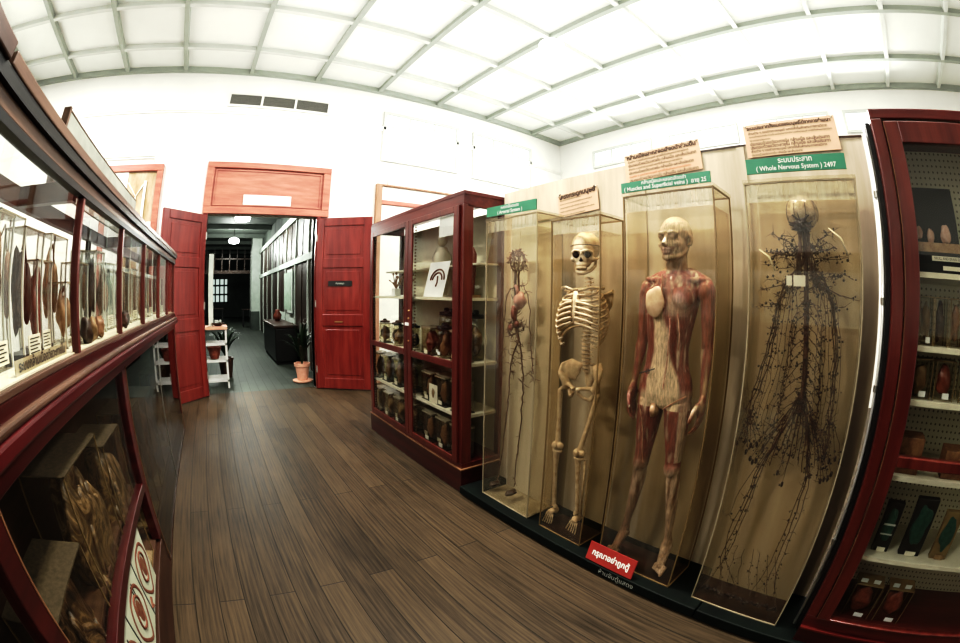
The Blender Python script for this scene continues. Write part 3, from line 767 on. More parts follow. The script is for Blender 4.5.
for k, (y, m_) in enumerate(((1.58, 'org_dark'), (1.66, 'org_tan'), (1.76, 'org_br'), (2.30, 'org_dark'))):
    b = lump(-.585, y, zs+.045, .028, .035, .045, 40+k, .3); o = b.build('loose_specimen', m_, at=(-.585, y, zs), smooth=True)
    tag(o, ['small black lump specimen at front of showcase past second post', 'small tan specimen leaning at front of showcase', 'small brown specimen at front of showcase before third post', 'small dark specimen at front of showcase past third post'][k], 'specimen')

# ---- contents of the base cabinet: big brown slices in tanks
def slice_organ(seed):
    def f(x, y, z, w, d, h):
        b = lump(x+d*.05, y, z+h*.5, d*.40, w*.44, h*.45, seed, .30, 40, 30)
        r = random.Random(seed); xx = x + d*.36
        a_, b_ = w*.20, h*.20                                  # oval cut with a raised rim
        cy, cz = y - w*.06, z + h*.52
        b.tube([(xx+.012*sin(3*q), cy + a_*cos(q)*(1+.12*sin(2*q)), cz + b_*sin(q)) for q in [2*pi*j/26 for j in range(26)]], .013, 8, closed=True)
        for k in range(16):                                    # folds
            q = r.uniform(0, 6.28); p = Vector((xx-.01, y+w*.34*cos(q)*r.uniform(.6, 1), z+h*.5+h*.38*sin(q)))
            b.tube([p, p+Vector((.01, r.uniform(-.03,.03), -.05)), p+Vector((0, r.uniform(-.05,.05), -.11))], [.008, .014, .005], 6)
        return b
    return f
g = 'large tanks in the base cabinet'
zt = .206
big = [(1.26, .40, .735, 'slice1', 'big amber tank with sectioned specimen and oval cut, near middle of base cabinet'),
       (.82, .38, .56, 'slice2', 'lower dark amber tank nearest the camera in base cabinet'),
       (1.68, .30, .66, 'slice1', 'amber tank directly beyond the big sectioned specimen'),
       (2.22, .32, .64, 'org_br', 'amber tank just past the red upright of base cabinet'),
       (2.75, .32, .6, 'org_br', 'amber tank deep along the base cabinet, beyond red upright'),
       (3.55, .34, .6, 'org_br', 'amber tank at the door end of base cabinet')]
for i, (y, w, h, om, lab) in enumerate(big):
    z_ = zt if i != 1 else zt
    slab_tank('specimen_tank', lab, 'specimen tank', -.665, y, z_, w, .20, h, slice_organ(60+i), om, 'liq2' if i else 'liq4', card=False, lidm='dusty')['group'] = g

# ================================================================== TALL CABINET (middle)
CX0, CX1, CY0, CY1, CH = 1.50, 1.86, 2.22, 3.87, 2.09
t = thing('specimen_cabinet', 'tall red glazed double door cabinet standing on the floor beside first tank', 'cabinet', (1.68, 3.08, 0))
TC = t
MB().box(CX0-.012, CX1, CY0-.012, CY1+.012, 0, .18).build('plinth', 'maroon', t, bevel=.004)
MB().box(CX0-.018, CX0+.02, CY0-.016, CY1+.016, .18, .188).box(CX0+.02, CX1, CY0-.016, CY0+.02, .18, .188).build('plinth_edge', 'gold', t)
MB().box(CX0, CX1, CY0, CY1, .188, .222).build('bottom_board', 'redh', t)
MB().box(CX0, CX1+.01, CY0-.004, CY1+.004, 2.06, CH).build('top_board', 'redh', t, bevel=.004)
MB().box(CX0, CX0+.035, CY0, CY1, 1.995, 2.06).box(CX0+.035, CX1, CY0, CY0+.03, 1.985, 2.06).box(CX0+.035, CX1, CY1-.03, CY1, 1.985, 2.06).build('frieze', 'redh', t)
for x, y in ((CX0, CY0), (CX0, CY1-.05), (CX1-.04, CY0), (CX1-.04, CY1-.05)):
    MB().box(x, x+.045 + (.035 if y == CY0 and x == CX0 else 0), y, y+.05, .222, 1.995).build('corner_post', 'red', t, bevel=.004)
MB().box(CX1-.012, CX1, CY0+.05, CY1-.05, .222, 1.995).build('back_panel', 'cream', t)
for y in (CY0+.02, CY1-.02): MB().quad((CX0+.04, y, .222), (CX1-.03, y, .222), (CX1-.03, y, 1.995), (CX0+.04, y, 1.995)).build('side_glass', 'glass', t)
def cab_door(y0, y1, hinge_side):
    d = MB()
    sw = .062
    for a, b_ in ((y0, y0+sw), (y1-sw, y1)): d.box(CX0-.018, CX0-.001, a, b_, .225, 1.99)
    for z0, z1 in ((.225, .262), (.895, .945), (1.945, 1.99)): d.box(CX0-.018, CX0-.001, y0+sw, y1-sw, z0, z1)
    o = d.build('door', 'red', t, bevel=.003)
    MB().quad((CX0-.010, y0+sw, .262), (CX0-.010, y1-sw, .262), (CX0-.010, y1-sw, .895), (CX0-.010, y0+sw, .895)).build('lower_pane', 'glass', o)
    MB().quad((CX0-.010, y0+sw, .945), (CX0-.010, y1-sw, .945), (CX0-.010, y1-sw, 1.945), (CX0-.010, y0+sw, 1.945)).build('upper_pane', 'glass', o)
    return o
dA = cab_door(CY0+.035, 2.985, 0); dB = cab_door(2.992, CY1-.04, 1)
MB().box(CX0-.022, CX0-.018, 2.955, 3.02, 1.14, 1.165).build('lock_tag', 'paperw', dA)
b = MB(); 
for z in (1.02, 1.20, 1.26): b.ball((CX0-.022, 2.955, z), .007, 8, 6)
build_each(b, 'door_knob', 'brass', dA)
for z, th, m_ in ((.545, .02, 'cream'), (.905, .02, 'cream'), (1.352, .02, 'cream'), (1.60, .012, 'cream')):
    x0 = CX0+.02 if z != 1.60 else CX0+.16
    MB().box(x0, CX1-.013, CY0+.03, CY1-.03, z, z+th).build('shelf', m_, t)
for y in (CY1-.06, 2.94, 3.04):
    b = MB()
    for k in range(66): b.box(CX0+.022, CX0+.03, y-.012+(k % 2)*.006, y+.008, .235+k*.026, .247+k*.026)
    b.build('shelf_comb', 'org_tan', t)

# jars: prototypes, copied
def jar_round(om, seed, capm, lab, loc):
    t = thing('specimen_jar', lab, 'jar', (0, 0, 0))
    MB().lathe((0,0,0), [(.048, 0), (.052, .006), (.052, .15), (.046, .165), (.046, .175)], 16).build('jar_glass', 'jarg', t, smooth=False)
    MB().lathe((0,0,.176), [(.049, 0), (.049, .014), (.02, .018), (.018, .03), (.01, .034)], 16).build('jar_lid', capm, t)
    lump(0, 0, .078, .034, .036, .055, seed, .4).build('preserved_specimen', om, t, smooth=True)
    MB().box(-.0535, -.052, -.015, .015, .022, .042).build('label_card', 'paperw', t)
    t.location = loc; return t
def jar_square(om, seed, lab, loc, card=True):
    t = thing('specimen_jar', lab, 'jar', (0, 0, 0))
    b = MB().box(-.045, .045, -.055, .055, .004, .17); b.build('jar_glass', 'jarg', t)
    MB().box(-.048, .048, -.058, .058, .17, .178).build('jar_lid', 'edge', t)
    MB().box(-.048, .048, -.058, .058, 0, .004).build('jar_base', 'black', t)
    lump(0, 0, .085, .03, .038, .058, seed, .4).build('preserved_specimen', om, t, smooth=True)
    if card: MB().box(-.0475, -.0458, -.020, .020, .008, .032).build('label_card', 'cream', t)
    t.location = loc; return t
protos = {}
def put_jar(kind, om, loc, lab, group, sc=1.0, capm='black'):
    key = (kind, om, capm)
    if key not in protos:
        sd = len(protos)+3
        t = jar_round(om, sd, capm, lab, loc) if kind == 'r' else jar_square(om, sd, lab, loc)
        protos[key] = t; t['group'] = group
    else: t = dup(protos[key], loc, lab, group)
    t.scale = (min(sc, 1.2), sc if kind == 's' else min(sc, 1.2), sc); t.location = loc
    return t
kinds = ['org_br', 'org_tan', 'org_red', 'org_dark']
def cab_row(z, y_from, y_to, n, door, row, pattern, sc=1.0, x=CX0+.10, skip=()):
    for k in range(n):
        if k in skip: continue
        y = y_from + (y_to-y_from)*(k/(n-1) if n > 1 else .5)
        kd, om = pattern[k % len(pattern)]
        name = {'org_br': 'brown', 'org_tan': 'tan', 'org_red': 'red brown', 'org_dark': 'dark'}[om]
        lab = '%s %s jar, %s from right, %s, %s door of tall cabinet' % ('round' if kd == 'r' else 'square', name, ORD[k], row, door)
        put_jar(kd, om, (x + (.05 if k % 2 else 0), y, z), lab, 'jars in the tall cabinet', sc)
P1 = [('s', 'org_br'), ('s', 'org_tan'), ('r', 'org_dark')]
P2 = [('s', 'org_red'), ('s', 'org_br'), ('r', 'org_br'), ('r', 'org_dark')]
P3 = [('s', 'org_br'), ('s', 'org_dark')]
cab_row(.222, 2.36, 2.89, 6, 'right', 'bottom shelf', P3, 1.35)
cab_row(.222, 3.11, 3.83, 7, 'left', 'bottom shelf', [('s', 'org_tan'), ('s', 'org_br')], 1.3)
cab_row(.566, 2.36, 2.89, 6, 'right', 'second shelf up', P3, 1.25)
cab_row(.566, 3.11, 3.83, 7, 'left', 'second shelf up', P1[:2], 1.4)
cab_row(.926, 2.37, 2.89, 6, 'right', 'middle shelf', P2, 1.2)
cab_row(.926, 3.09, 3.83, 6, 'left', 'middle shelf', [('r', 'org_dark'), ('s', 'org_br'), ('r', 'org_tan')], 1.05)
cab_row(.926, 2.40, 2.88, 4, 'right', 'middle shelf back row', [('r', 'org_tan'), ('r', 'org_dark')], 1.7, x=CX0+.24)
# large white card in the second shelf
t = thing('label_card', 'large cream label card leaning on jars on second shelf, right door', 'card', (CX0+.05, 2.66, .566))
MB().obox((CX0+.043, 2.67, .64), (1,0,0), (0,1,0), (0,0,1), .0015, .062, .072).build('card_sheet', 'cream', t)
lump(CX0+.040, 2.67, .645, .003, .02, .035, 9, .3).build('card_picture', 'org_tan', t)
# drawing card with arches on the upper shelf
t = thing('drawing_card', 'white card with red arch drawing leaning on upper shelf, right door', 'card', (CX0+.09, 2.62, 1.372))
u = Vector((0, -1, 0)); up = Vector((.12, -.22, 1)).normalized(); c0 = Vector((CX0+.055, 2.85, 1.374))
nrm = Vector((-1, 0, -.12)).normalized()
MB().quad(c0, c0+u*.29, c0+u*.29+up*.27, c0+up*.27).build('card_sheet', 'paperw', t)
b = MB(); b2 = MB()
cen = c0 + u*.16 + up*.13 + nrm*.003
for k, r in enumerate((.085, .058)):
    (b if k == 0 else b2).tube([cen + u*r*1.15*cos(q) + up*r*sin(q)*.95 for q in [pi*j/16 for j in range(17)]], .006, 6)
b2.tube([cen + up*.03, cen - up*.02 + u*.01, cen - up*.05], .006, 6)
b.build('arch_drawing', 'dr_tan', t); b2.build('inner_drawing', 'dr_red', t)
t = thing('note_sheet', 'blank white note sheet hung high behind the right cabinet door', 'note', (CX0+.03, 2.45, 1.8))
MB().box(CX0+.012, CX0+.014, 2.36, 2.55, 1.80, 1.945).build('note_paper', 'paperw', t)
t = thing('anatomy_figure', 'pale narrow model figure standing in upper part of tall cabinet', 'figure', (CX0+.22, 3.02, 1.372))
b = MB(); yy = 2.90; xx = CX0+.25
b.tube([(xx, yy, 1.38), (xx, yy, 1.55), (xx, yy, 1.70), (xx, yy, 1.78)], [.05, .07, .08, .04], 12); b.ball((xx, yy, 1.84), (.045, .045, .06), 14, 10)
b.build('figure_body', 'cream', t, smooth=True)
MB().box(xx-.10, xx-.06, yy-.04, yy+.04, 1.373, 1.395).build('figure_base', 'org_dark', t)
for k, (y, zz, hh, lab) in enumerate(((2.50, 1.372, .30, 'red brown limb specimen standing behind drawing card in tall cabinet'), (2.40, 1.372, .36, 'tall red brown specimen at right edge of upper shelf'))):
    t = thing('mounted_specimen', lab, 'specimen', (CX0+.20, y, zz))
    MB().box(CX0+.15, CX0+.25, y-.04, y+.04, zz, zz+.02).build('mount_base', 'org_tan', t)
    b = MB(); b.tube([(CX0+.2, y, zz+.02), (CX0+.2, y+.012, zz+.02+hh*.4), (CX0+.2, y-.01, zz+.02+hh*.8), (CX0+.2, y, zz+hh)], [.018, .034, .028, .012], 9)
    for q in range(5): b.tube([(CX0+.2, y, zz+.06+q*hh*.17), (CX0+.19, y+.03*(-1)**q, zz+.09+q*hh*.17)], .005, 5)
    b.build('limb_specimen', 'org_red', t, smooth=True)
def bouquet(y, z, lab, sd):
    r = random.Random(sd)
    t = thing('branching_specimen', lab, 'specimen', (CX0+.12, y, z))
    MB().box(CX0+.08, CX0+.16, y-.07, y+.07, z, z+.012).box(CX0+.09, CX0+.15, y-.035, y+.035, z+.012, z+.07).build('specimen_base', 'white', t)
    b = MB()
    for k in range(12):
        a = r.uniform(-1.2, 1.2); L = r.uniform(.08, .16)
        p0 = Vector((CX0+.12, y, z+.07)); p1 = p0 + Vector((r.uniform(-.03,.03), sin(a)*L*.7, cos(a)*L))
        b.tube([p0, (p0+p1)/2 + Vector((0, r.uniform(-.01,.01), .01)), p1], [.006, .005, .003], 5); b.ico(p1, r.uniform(.008, .018), 1)
    b.build('branches', 'org_br', t)
bouquet(3.50, 1.372, 'brown branching cast on a white block, upper shelf behind left door', 3)
bouquet(3.24, 1.372, 'dark branching cast beside the door stile, upper shelf behind left door', 4)
bouquet(3.22, .926+.20, 'brown branching cast standing at top of middle shelf jars, left door', 6)
# something visible through the right flank
t = thing('leaning_slab', 'dark brown slab leaning against partition on top shelf inside cabinet flank', 'specimen', (1.80, 2.30, 1.61))
MB().quad((1.76, 2.27, 1.615), (1.835, 2.27, 1.615), (1.835, 2.27, 1.93), (1.81, 2.27, 1.90)).quad((1.76, 2.30, 1.615), (1.835, 2.30, 1.615), (1.835, 2.30, 1.93), (1.81, 2.30, 1.90)).build('slab', 'org_br', t)

# ================================================================== PARTITION, PLATFORM, TANKS
PX = 1.82
t = thing('partition_board', 'tall stained beige plywood partition standing behind the four tanks', 'partition', (PX, 1.0, 0))
MB().box(PX, PX+.03, -.125, 2.19, 0, 2.105).build('plywood_sheet', 'part', t)
MB().box(PX-.004, PX+.034, -.125, .9, 2.105, 2.113).build('dark_top_edge', 'darkbrown', t)
MB().box(PX-.006, PX, .49, .53, .1, 2.10).box(PX-.006, PX, 1.06, 1.10, .1, 2.10).build('joint_batten', 'part', t)

t = thing('platform', 'low dark green plinth of two sections under the tanks', 'plinth', (1.62, 1.1, 0))
MB().box(1.468, PX, .372, 2.20, .012, .068).build('platform_section', 'green_black', t, bevel=.006)
MB().box(1.468, PX, -.45, .366, .012, .068).build('platform_section', 'green_black', t, bevel=.006)
MB().box(1.49, PX, -.45, 2.20, 0, .012).build('platform_foot', 'black', t)
text_part('platform_glints', 'ห้ามจับตู้แสดง', 'greywhite', t, (1.4675, .84, .040), (0, -1, 0), (0, 0, 1), .035, width=.22)  # pale letter shapes stand in for glints on the plinth front

def tank(label, y0, y1, z1, x0=1.54, x1=1.76, liq='liq1', edge='edge', head=.075, z0=.0685, basem='edge_d', back=None, group='tall specimen tanks on the platform'):
    t = thing('tall_tank', label, 'tank', ((x0+x1)/2, (y0+y1)/2, z0), group)
    e = .006
    b = MB()
    for x, y in ((x0, y0), (x0, y1-e), (x1-e, y0)): b.box(x, x+e, y, y+e, z0, z1)
    for z in (z0, z1-e): b.box(x0, x0+e, y0+e, y1-e, z, z+e)
    b.box(x1-e, x1, y0+e, y1-e, z1-e, z1)
    for y in (y0, y1-e): b.box(x0+e, x1-e, y, y+e, z1-e, z1)
    b.box(x0+e, x1-e, y0, y0+e, z0, z0+e)
    b.build('tank_edges', edge, t)
    a = .003
    b = MB()
    b.quad((x0+a, y0+e, z0), (x0+a, y1-e, z0), (x0+a, y1-e, z1), (x0+a, y0+e, z1))
    b.build('front_wall', 'tank', t)
    b = MB()
    for y in (y0+a, y1-a): b.quad((x0+e, y, z0), (x1-e, y, z0), (x1-e, y, z1), (x0+e, y, z1))
    b.build('side_walls', 'tank_side', t)
    b = MB().quad((x0+.006, y0+e, z1-head), (x0+.006, y1-e, z1-head), (x0+.006, y1-e, z1-e), (x0+.006, y0+e, z1-e)); b.build('milky_rim', 'milky', t)
    MB().box(x0+e, x1-.002, y0+e, y1-e, z0+.001, z0+.005).build('base_plate', basem, t)
    MB().box(x0-.004, x1+.004, y0-.004, y1+.004, z1, z1+.012).build('lid', 'tank', t)
    if back: MB().box(x1-.003, x1+.001, y0+e, y1-e, z0+e, z1-e).build('back_panel', back, t)
    b = MB().box(x0+.012, x1-.004, y0+.012, y1-.012, z0+.006, z1-head); b.build('fluid', liq, t)
    return t
tank('narrow pale tank nearest the red cabinet, holding a small vessel figure', 1.58, 2.03, 1.85, liq='liq1', x1=1.75, basem='edge', back='backw')
tank('second tank from the red cabinet, holding a skeleton', 1.155, 1.475, 1.785, liq='liq2', edge='edge_d', x1=1.74, basem='darkbrown')
tank('third tank from the red cabinet, holding a dissected muscle body', .572, 1.022, 1.85, liq='liq3', edge='edge_d', x1=1.76, basem='darkbrown')
tank('wide shallow tank beside the right cabinet, holding nerve tree and skull', -.04, .437, 1.845, liq='liq4', edge='edge', x1=1.74, basem='darkbrown', back='backt')

# back boards of the tanks are part of them
def backboard(y0, y1, z1, m_, x): 
    pass

# ---------------------------------------------------------------- signs
def green_sign(label, y0, y1, z0, z1, lines, x=1.532, tilt=0):
    t = thing('green_sign', label, 'sign', (x, (y0+y1)/2, z0), 'green name signs on the tanks')
    yc, zc = (y0+y1)/2, (z0+z1)/2
    r = Vector((0, -cos(tilt), sin(tilt))); up = Vector((0, sin(tilt), cos(tilt)))
    MB().obox((x, yc, zc), (1,0,0), r, up, .004, (y1-y0)/2, (z1-z0)/2).build('sign_plate', 'sign_g', t)
    hh = (z1-z0)
    for k, (tx, wd) in enumerate(lines):
        off = up*(hh*(.24 if k == 0 else -.22)) if len(lines) > 1 else up*0
        text_part('sign_lettering', tx, 'letter', t, Vector((x-.0045, yc, zc)) + off, r, up, hh*.42, width=wd*(y1-y0), bold=.0003)
    return t
green_sign('narrow green sign on first tank beside red cabinet, faint white lettering', 1.575, 2.01, 1.866, 1.926, [('หลอดเลือดแดง', .36), ('( Arterial System )', .5)], tilt=radians(-1.5))
green_sign('green sign on muscle body tank, two lines of white lettering', .576, 1.02, 1.863, 1.909, [('กล้ามเนื้อและหลอดเลือดดำ', .5), ('( Muscles and Superficial veins )  อายุ 25', .92)])
green_sign('green sign reading Whole Nervous System on the wide tank beside right cabinet', -.012, .413, 1.876, 1.935, [('ระบบประสาท', .34), ('( Whole Nervous System ) 2497', .8)])

def paper(label, y0, y1, z0, z1, head, lines, tilt, x=1.812, redline=None):
    t = thing('paper_notice', label, 'notice', (x, (y0+y1)/2, z0), 'peach paper notices over the tanks')
    yc, zc = (y0+y1)/2, (z0+z1)/2; W = y1-y0; H = z1-z0
    r = Vector((0, -cos(tilt), sin(tilt))); up = Vector((0, sin(tilt), cos(tilt)))
    MB().obox((x, yc, zc), (1,0,0), r, up, .0015, W/2, H/2).build('paper_sheet', 'paper', t)
    c = Vector((x-.002, yc, zc))
    text_part('heading', head, 'letter_b', t, c + up*H*.38, r, up, H*.17, width=W*.92, bold=.0012)
    n = len(lines)
    for k, (tx, wd) in enumerate(lines):
        o = c + up*(H*(.22 - .66*k/max(n-1, 1))) - r*(W*.45*(1-wd))
        text_part('body_text', tx, 'letter_r' if k == redline else 'letter_b', t, o, r, up, H*.085, width=W*.9*wd, bold=.0002)
    for sy in (-1, 1):
        for sz in (-1, 1):
            if (sy, sz) in ((1, 1), (-1, 1)):
                pass
    pins = MB()
    for sy in (-1, 1): pins.ball(c + r*(sy*W*.47) + up*H*.46, .005, 8, 6)
    build_each(pins, 'pin', 'steel', t)
    return t
L1 = 'ส่วนต่าง ๆ ของร่างกายมนุษย์ แสดงให้เห็นลักษณะทางกายวิภาค'
L2 = 'ประกอบด้วยอวัยวะภายใน กล้ามเนื้อ และเส้นประสาท'
paper('peach paper notice above skeleton tank, fine dark lines', 1.368, 1.672, 1.872, 2.012, 'โครงกระดูกมนุษย์', [(L2, .6), (L1, .9), (L2, .8), (L1, .95), (L2, .7)], radians(4))
paper('peach paper notice with bold heading above the muscle body tank', .72, 1.175, 2.008, 2.165, 'กล้ามเนื้อและหลอดเลือดดำส่วนตื้น', [(L1, .9), (L2, 1), (L1, .8), (L2, .95), (L1, .9), (L2, 1)], radians(2.5), redline=4)
paper('large peach paper notice with bold heading above the nervous system tank', -.005, .475, 2.045, 2.205, 'ระบบประสาททั้งหมดของมนุษย์ได้จากการชำแหละ', [(L1, .95), (L2+L1, 1), (L1, .25), (L2, .95), (L2, .95), (L1, .9), (L2, .6)], radians(1))

t = thing('red_sign', 'red sign with white Thai lettering leaning on platform before muscle body tank', 'sign', (1.475, .905, .068))
r = Vector((0, -1, 0)); up = Vector((.30, 0, 1)).normalized(); c = Vector((1.492, .905, .125))
MB().obox(c, r, r.cross(up), up, .148, .004, .052).build('sign_plate', 'sign_r', t)
text_part('sign_lettering', 'กรุณาอย่าถูกตู้', 'letter', t, c + r.cross(up)*.0045, r, up, .055, width=.235, bold=.0016)
MB().obox(c + Vector((.022, 0, -.035)), (1,0,0), r, up, .012, .05, .012).build('sign_foot', 'black', t)

# ================================================================== SPECIMEN 1: vessel figure
t = thing('vessel_figure', 'small branching figure of dried vessels with pink heart in the first tank', 'specimen', (1.64, 1.84, .08))
VX = 1.64
r_ = random.Random(21)
def wig(p0, p1, n, amp, r=r_):
    p0, p1 = Vector(p0), Vector(p1)
    return [p0.lerp(p1, i/n) + (Vector((r.uniform(-amp,amp)*.6, r.uniform(-amp,amp), r.uniform(-amp,amp)*.5)) if 0 < i < n else Vector()) for i in range(n+1)]
def poly(b, pts, r0, r1, n=5, amp=.006, sub=3, rr=r_):
    out = [Vector(pts[0])]
    for a, c in zip(pts, pts[1:]): out += wig(a, c, sub, amp, rr)[1:]
    L = len(out); b.tube(out, [r0 + (r1-r0)*i/(L-1) for i in range(L)], n)
    return out
def twigs(b, path, n, length, rad, rr=r_, down=.3):
    for _ in range(n):
        p = path[rr.randrange(len(path))]; d = Vector((rr.uniform(-.4,.4), rr.uniform(-1,1), rr.uniform(-.7-down,.6))).normalized()
        L = length*rr.uniform(.5, 1.2); m = p + d*L*.5 + Vector((0, rr.uniform(-.3,.3)*L, rr.uniform(-.2,.2)*L))
        b.tube([p, m, p + d*L], [rad, rad*.8, rad*.4], 4)
b = MB()
for q in range(9):                                             # head: cage of vessels
    a = 2*pi*q/9; 
    pts = [(VX + .045*cos(a)*sin(s)*1.0, 1.848 + .050*sin(a)*sin(s), 1.60 + .065*cos(s)) for s in [pi*(.1+.8*i/6) for i in range(7)]]
    poly(b, pts, .0022, .0018, 4, .008, 1)
for q in range(150):
    a = r_.uniform(0, 6.28); s = r_.uniform(.25, 2.4); p = Vector((VX+.045*cos(a)*sin(s), 1.848+.05*sin(a)*sin(s), 1.60+.065*cos(s)))
    b.tube([p, p+Vector((r_.uniform(-.02,.02), r_.uniform(-.025,.025), r_.uniform(-.03,.02)))], .0022, 4)
b.build('head_vessels', 'vessel', t)
MB().tube([(VX, 1.83, 1.665), (VX, 1.825, 1.72), (VX, 1.82, 1.776)], .0012, 4).build('hanging_thread', 'org_tan', t)
b = MB()
poly(b, [(VX, 1.862, 1.545), (VX, 1.865, 1.50), (VX, 1.868, 1.43), (VX, 1.855, 1.36), (VX, 1.86, 1.24), (VX, 1.825, 1.13)], .009, .008, 6, .003)
poly(b, [(VX, 1.835, 1.545), (VX, 1.838, 1.50), (VX, 1.835, 1.44), (VX, 1.83, 1.38)], .006, .007, 6, .003)
tr = poly(b, [(VX, 1.85, 1.40), (VX, 1.862, 1.28), (VX, 1.86, 1.20)], .014, .010, 7, .004); twigs(b, tr, 40, .05, .0028)
b.build('trunk_vessel', 'vessel', t)
b = lump(VX-.015, 1.808, 1.365, .032, .042, .048, 4, .25); b.tube([(VX-.02, 1.82, 1.40), (VX-.02, 1.83, 1.44), (VX-.01, 1.85, 1.45)], .010, 8); b.build('heart', 'heart', t, smooth=True)
b = lump(VX-.01, 1.86, 1.29, .015, .022, .05, 8, .4); b.ball((VX-.01, 1.835, 1.225), (.014, .018, .02)); b.ball((VX-.01, 1.89, 1.20), (.014, .02, .022)); b.build('dark_viscera', 'org_red', t, smooth=True)
for s, pts in ((1, [(VX, 1.865, 1.44), (VX, 1.91, 1.435), (VX, 1.945, 1.38), (VX, 1.962, 1.25), (VX, 1.972, 1.10), (VX, 1.985, .95), (VX, 1.99, .88)]),
               (-1, [(VX, 1.835, 1.445), (VX, 1.79, 1.45), (VX, 1.755, 1.40), (VX, 1.735, 1.26), (VX, 1.72, 1.12), (VX, 1.70, .99), (VX, 1.685, .92)])):
    b = MB(); pth = poly(b, pts, .0036, .002, 5, .007); twigs(b, pth, 26, .035, .002); twigs(b, pth[-6:], 14, .05, .002); b.build('arm_vessel', 'vessel', t)
for s, pts in ((1, [(VX, 1.826, 1.13), (VX, 1.86, 1.06), (VX, 1.895, .97), (VX, 1.905, .85), (VX, 1.912, .74), (VX, 1.925, .60), (VX, 1.945, .42), (VX, 1.975, .24), (VX, 1.995, .155)]),
               (-1, [(VX, 1.826, 1.13), (VX, 1.80, 1.06), (VX, 1.785, .95), (VX, 1.778, .84), (VX, 1.775, .76), (VX, 1.785, .60), (VX, 1.80, .42), (VX, 1.815, .25), (VX, 1.82, .17)])):
    b = MB(); pth = poly(b, pts, .0052, .003, 5, .007); twigs(b, pth[:9], 26, .05, .0025); twigs(b, pth, 22, .03, .002)
    q = [Vector(p)+Vector((.01, .012, 0)) for p in pth[3:]]; b.tube(q, .0025, 4)
    b.build('leg_vessel', 'vessel', t)
b = MB()
pel = poly(b, [(VX, 1.90, 1.235), (VX, 1.925, 1.19), (VX, 1.90, 1.15), (VX, 1.86, 1.165), (VX, 1.84, 1.20), (VX, 1.80, 1.235), (VX, 1.785, 1.19)], .006, .005, 5, .008); twigs(b, pel, 55, .045, .0026)
b.build('pelvic_vessels', 'vessel', t)
for y, z in ((1.992, .13), (1.82, .13)):
    b = lump(VX-.03, y, z, .045, .024, .018, 5, .3); b.build('dried_foot', 'org_dark', t, smooth=True)

# ================================================================== SPECIMEN 2: skeleton
SX = 1.61
t = thing('human_skeleton', 'standing human skeleton with sawn skull cap facing the aisle in the second tank', 'skeleton', (SX, 1.31, .09))
def sub_surf(o, lv=1):
    m_ = o.modifiers.new('sub', 'SUBSURF'); m_.levels = lv; m_.render_levels = lv
def voxel_mesh(b, size, smooth_it=6, fac=.5):
    """fuse overlapping lumps into one continuous skin"""
    me = bpy.data.meshes.new('tmp'); bmesh.ops.recalc_face_normals(b.bm, faces=b.bm.faces); b.bm.to_mesh(me); b.bm.free()
    o = bpy.data.objects.new('tmp', me); C.objects.link(o)
    r = o.modifiers.new('r', 'REMESH'); r.mode = 'VOXEL'; r.voxel_size = size; r.use_smooth_shade = True
    s = o.modifiers.new('s', 'SMOOTH'); s.iterations = smooth_it; s.factor = fac
    dg = bpy.context.evaluated_depsgraph_get(); dg.update()
    out = bpy.data.meshes.new_from_object(o.evaluated_get(dg)); bpy.data.objects.remove(o)
    return out
def turn(o, c, ang):
    """rotate a part's vertices about a vertical axis through c (world x, y)"""
    p = world_loc(o); cx, cy = c[0]-p.x, c[1]-p.y
    for v in o.data.vertices:
        x, y = v.co.x-cx, v.co.y-cy; v.co.x = cx + x*cos(ang) - y*sin(ang); v.co.y = cy + x*sin(ang) + y*cos(ang)
def mesh_part(name, me, mats, parent):
    off = world_loc(parent)
    for v in me.vertices: v.co = v.co - off
    me.materials.clear()
    for m_ in mats: me.materials.append(M[m_])
    me.polygons.foreach_set('use_smooth', [True]*len(me.polygons))
    me.name = name
    o = bpy.data.objects.new(name, me); C.objects.link(o); o.parent = parent; return o
# skull, turned slightly to image-left (toward +y)
SKT = radians(-24); Fd = Vector((-cos(SKT), sin(SKT), 0)); Sd = Vector((-sin(SKT), -cos(SKT), 0))  # face direction, image-right side
Zd = Vector((0,0,1)); SC = Vector((SX+.005, 1.305, 1.628))
def sk(f, s, z): return SC + Fd*f + Sd*s + Zd*z
rotS = Matrix((Fd, Sd, Zd)).transposed()
b = MB(); b.ball(sk(-.01, 0, .018), (.090, .073, .074), 28, 20, rotS); b.ball(sk(.035, 0, -.005), (.05, .058, .05), 20, 14, rotS)
b.build('skull_cap', 'bone', t, smooth=True)
b = MB()
b.ball(sk(.052, 0, -.052), (.030, .045, .045), 18, 12, rotS)                 # face block
for s in (-1, 1):
    b.ball(sk(.050, s*.046, -.050), (.022, .020, .014), 12, 8, rotS)         # cheekbone
    b.tube([sk(.055, s*.048, -.05), sk(.02, s*.064, -.046), sk(-.015, s*.064, -.036)], .006, 7)
    b.tube([sk(.082, s*.008, -.012), sk(.084, s*.032, -.008), sk(.066, s*.052, -.018)], .008, 7)   # brow
    b.tube([sk(.060, s*.052, -.018), sk(.060, s*.050, -.045)], .006, 6)
b.tube([sk(.084, 0, -.012), sk(.090, 0, -.032)], [.008, .005], 7)
b.ball(sk(.070, 0, -.078), (.018, .030, .016), 14, 8, rotS)                  # upper jaw
me = voxel_mesh(b, .0035, 3); mesh_part('facial_bones', me, ['bone'], t)
b = MB()
for s in (-1, 1): b.ball(sk(.077, s*.029, -.030), (.008, .0165, .0155), 14, 10, rotS)
build_each(b, 'eye_socket', 'bone_d', t, smooth=True)
b = MB(); b.quad(sk(.0905, 0, -.040), sk(.0885, .011, -.062), sk(.0885, 0, -.066), sk(.0885, -.011, -.062)); b.build('nose_cavity', 'bone_d', t)
b = MB()
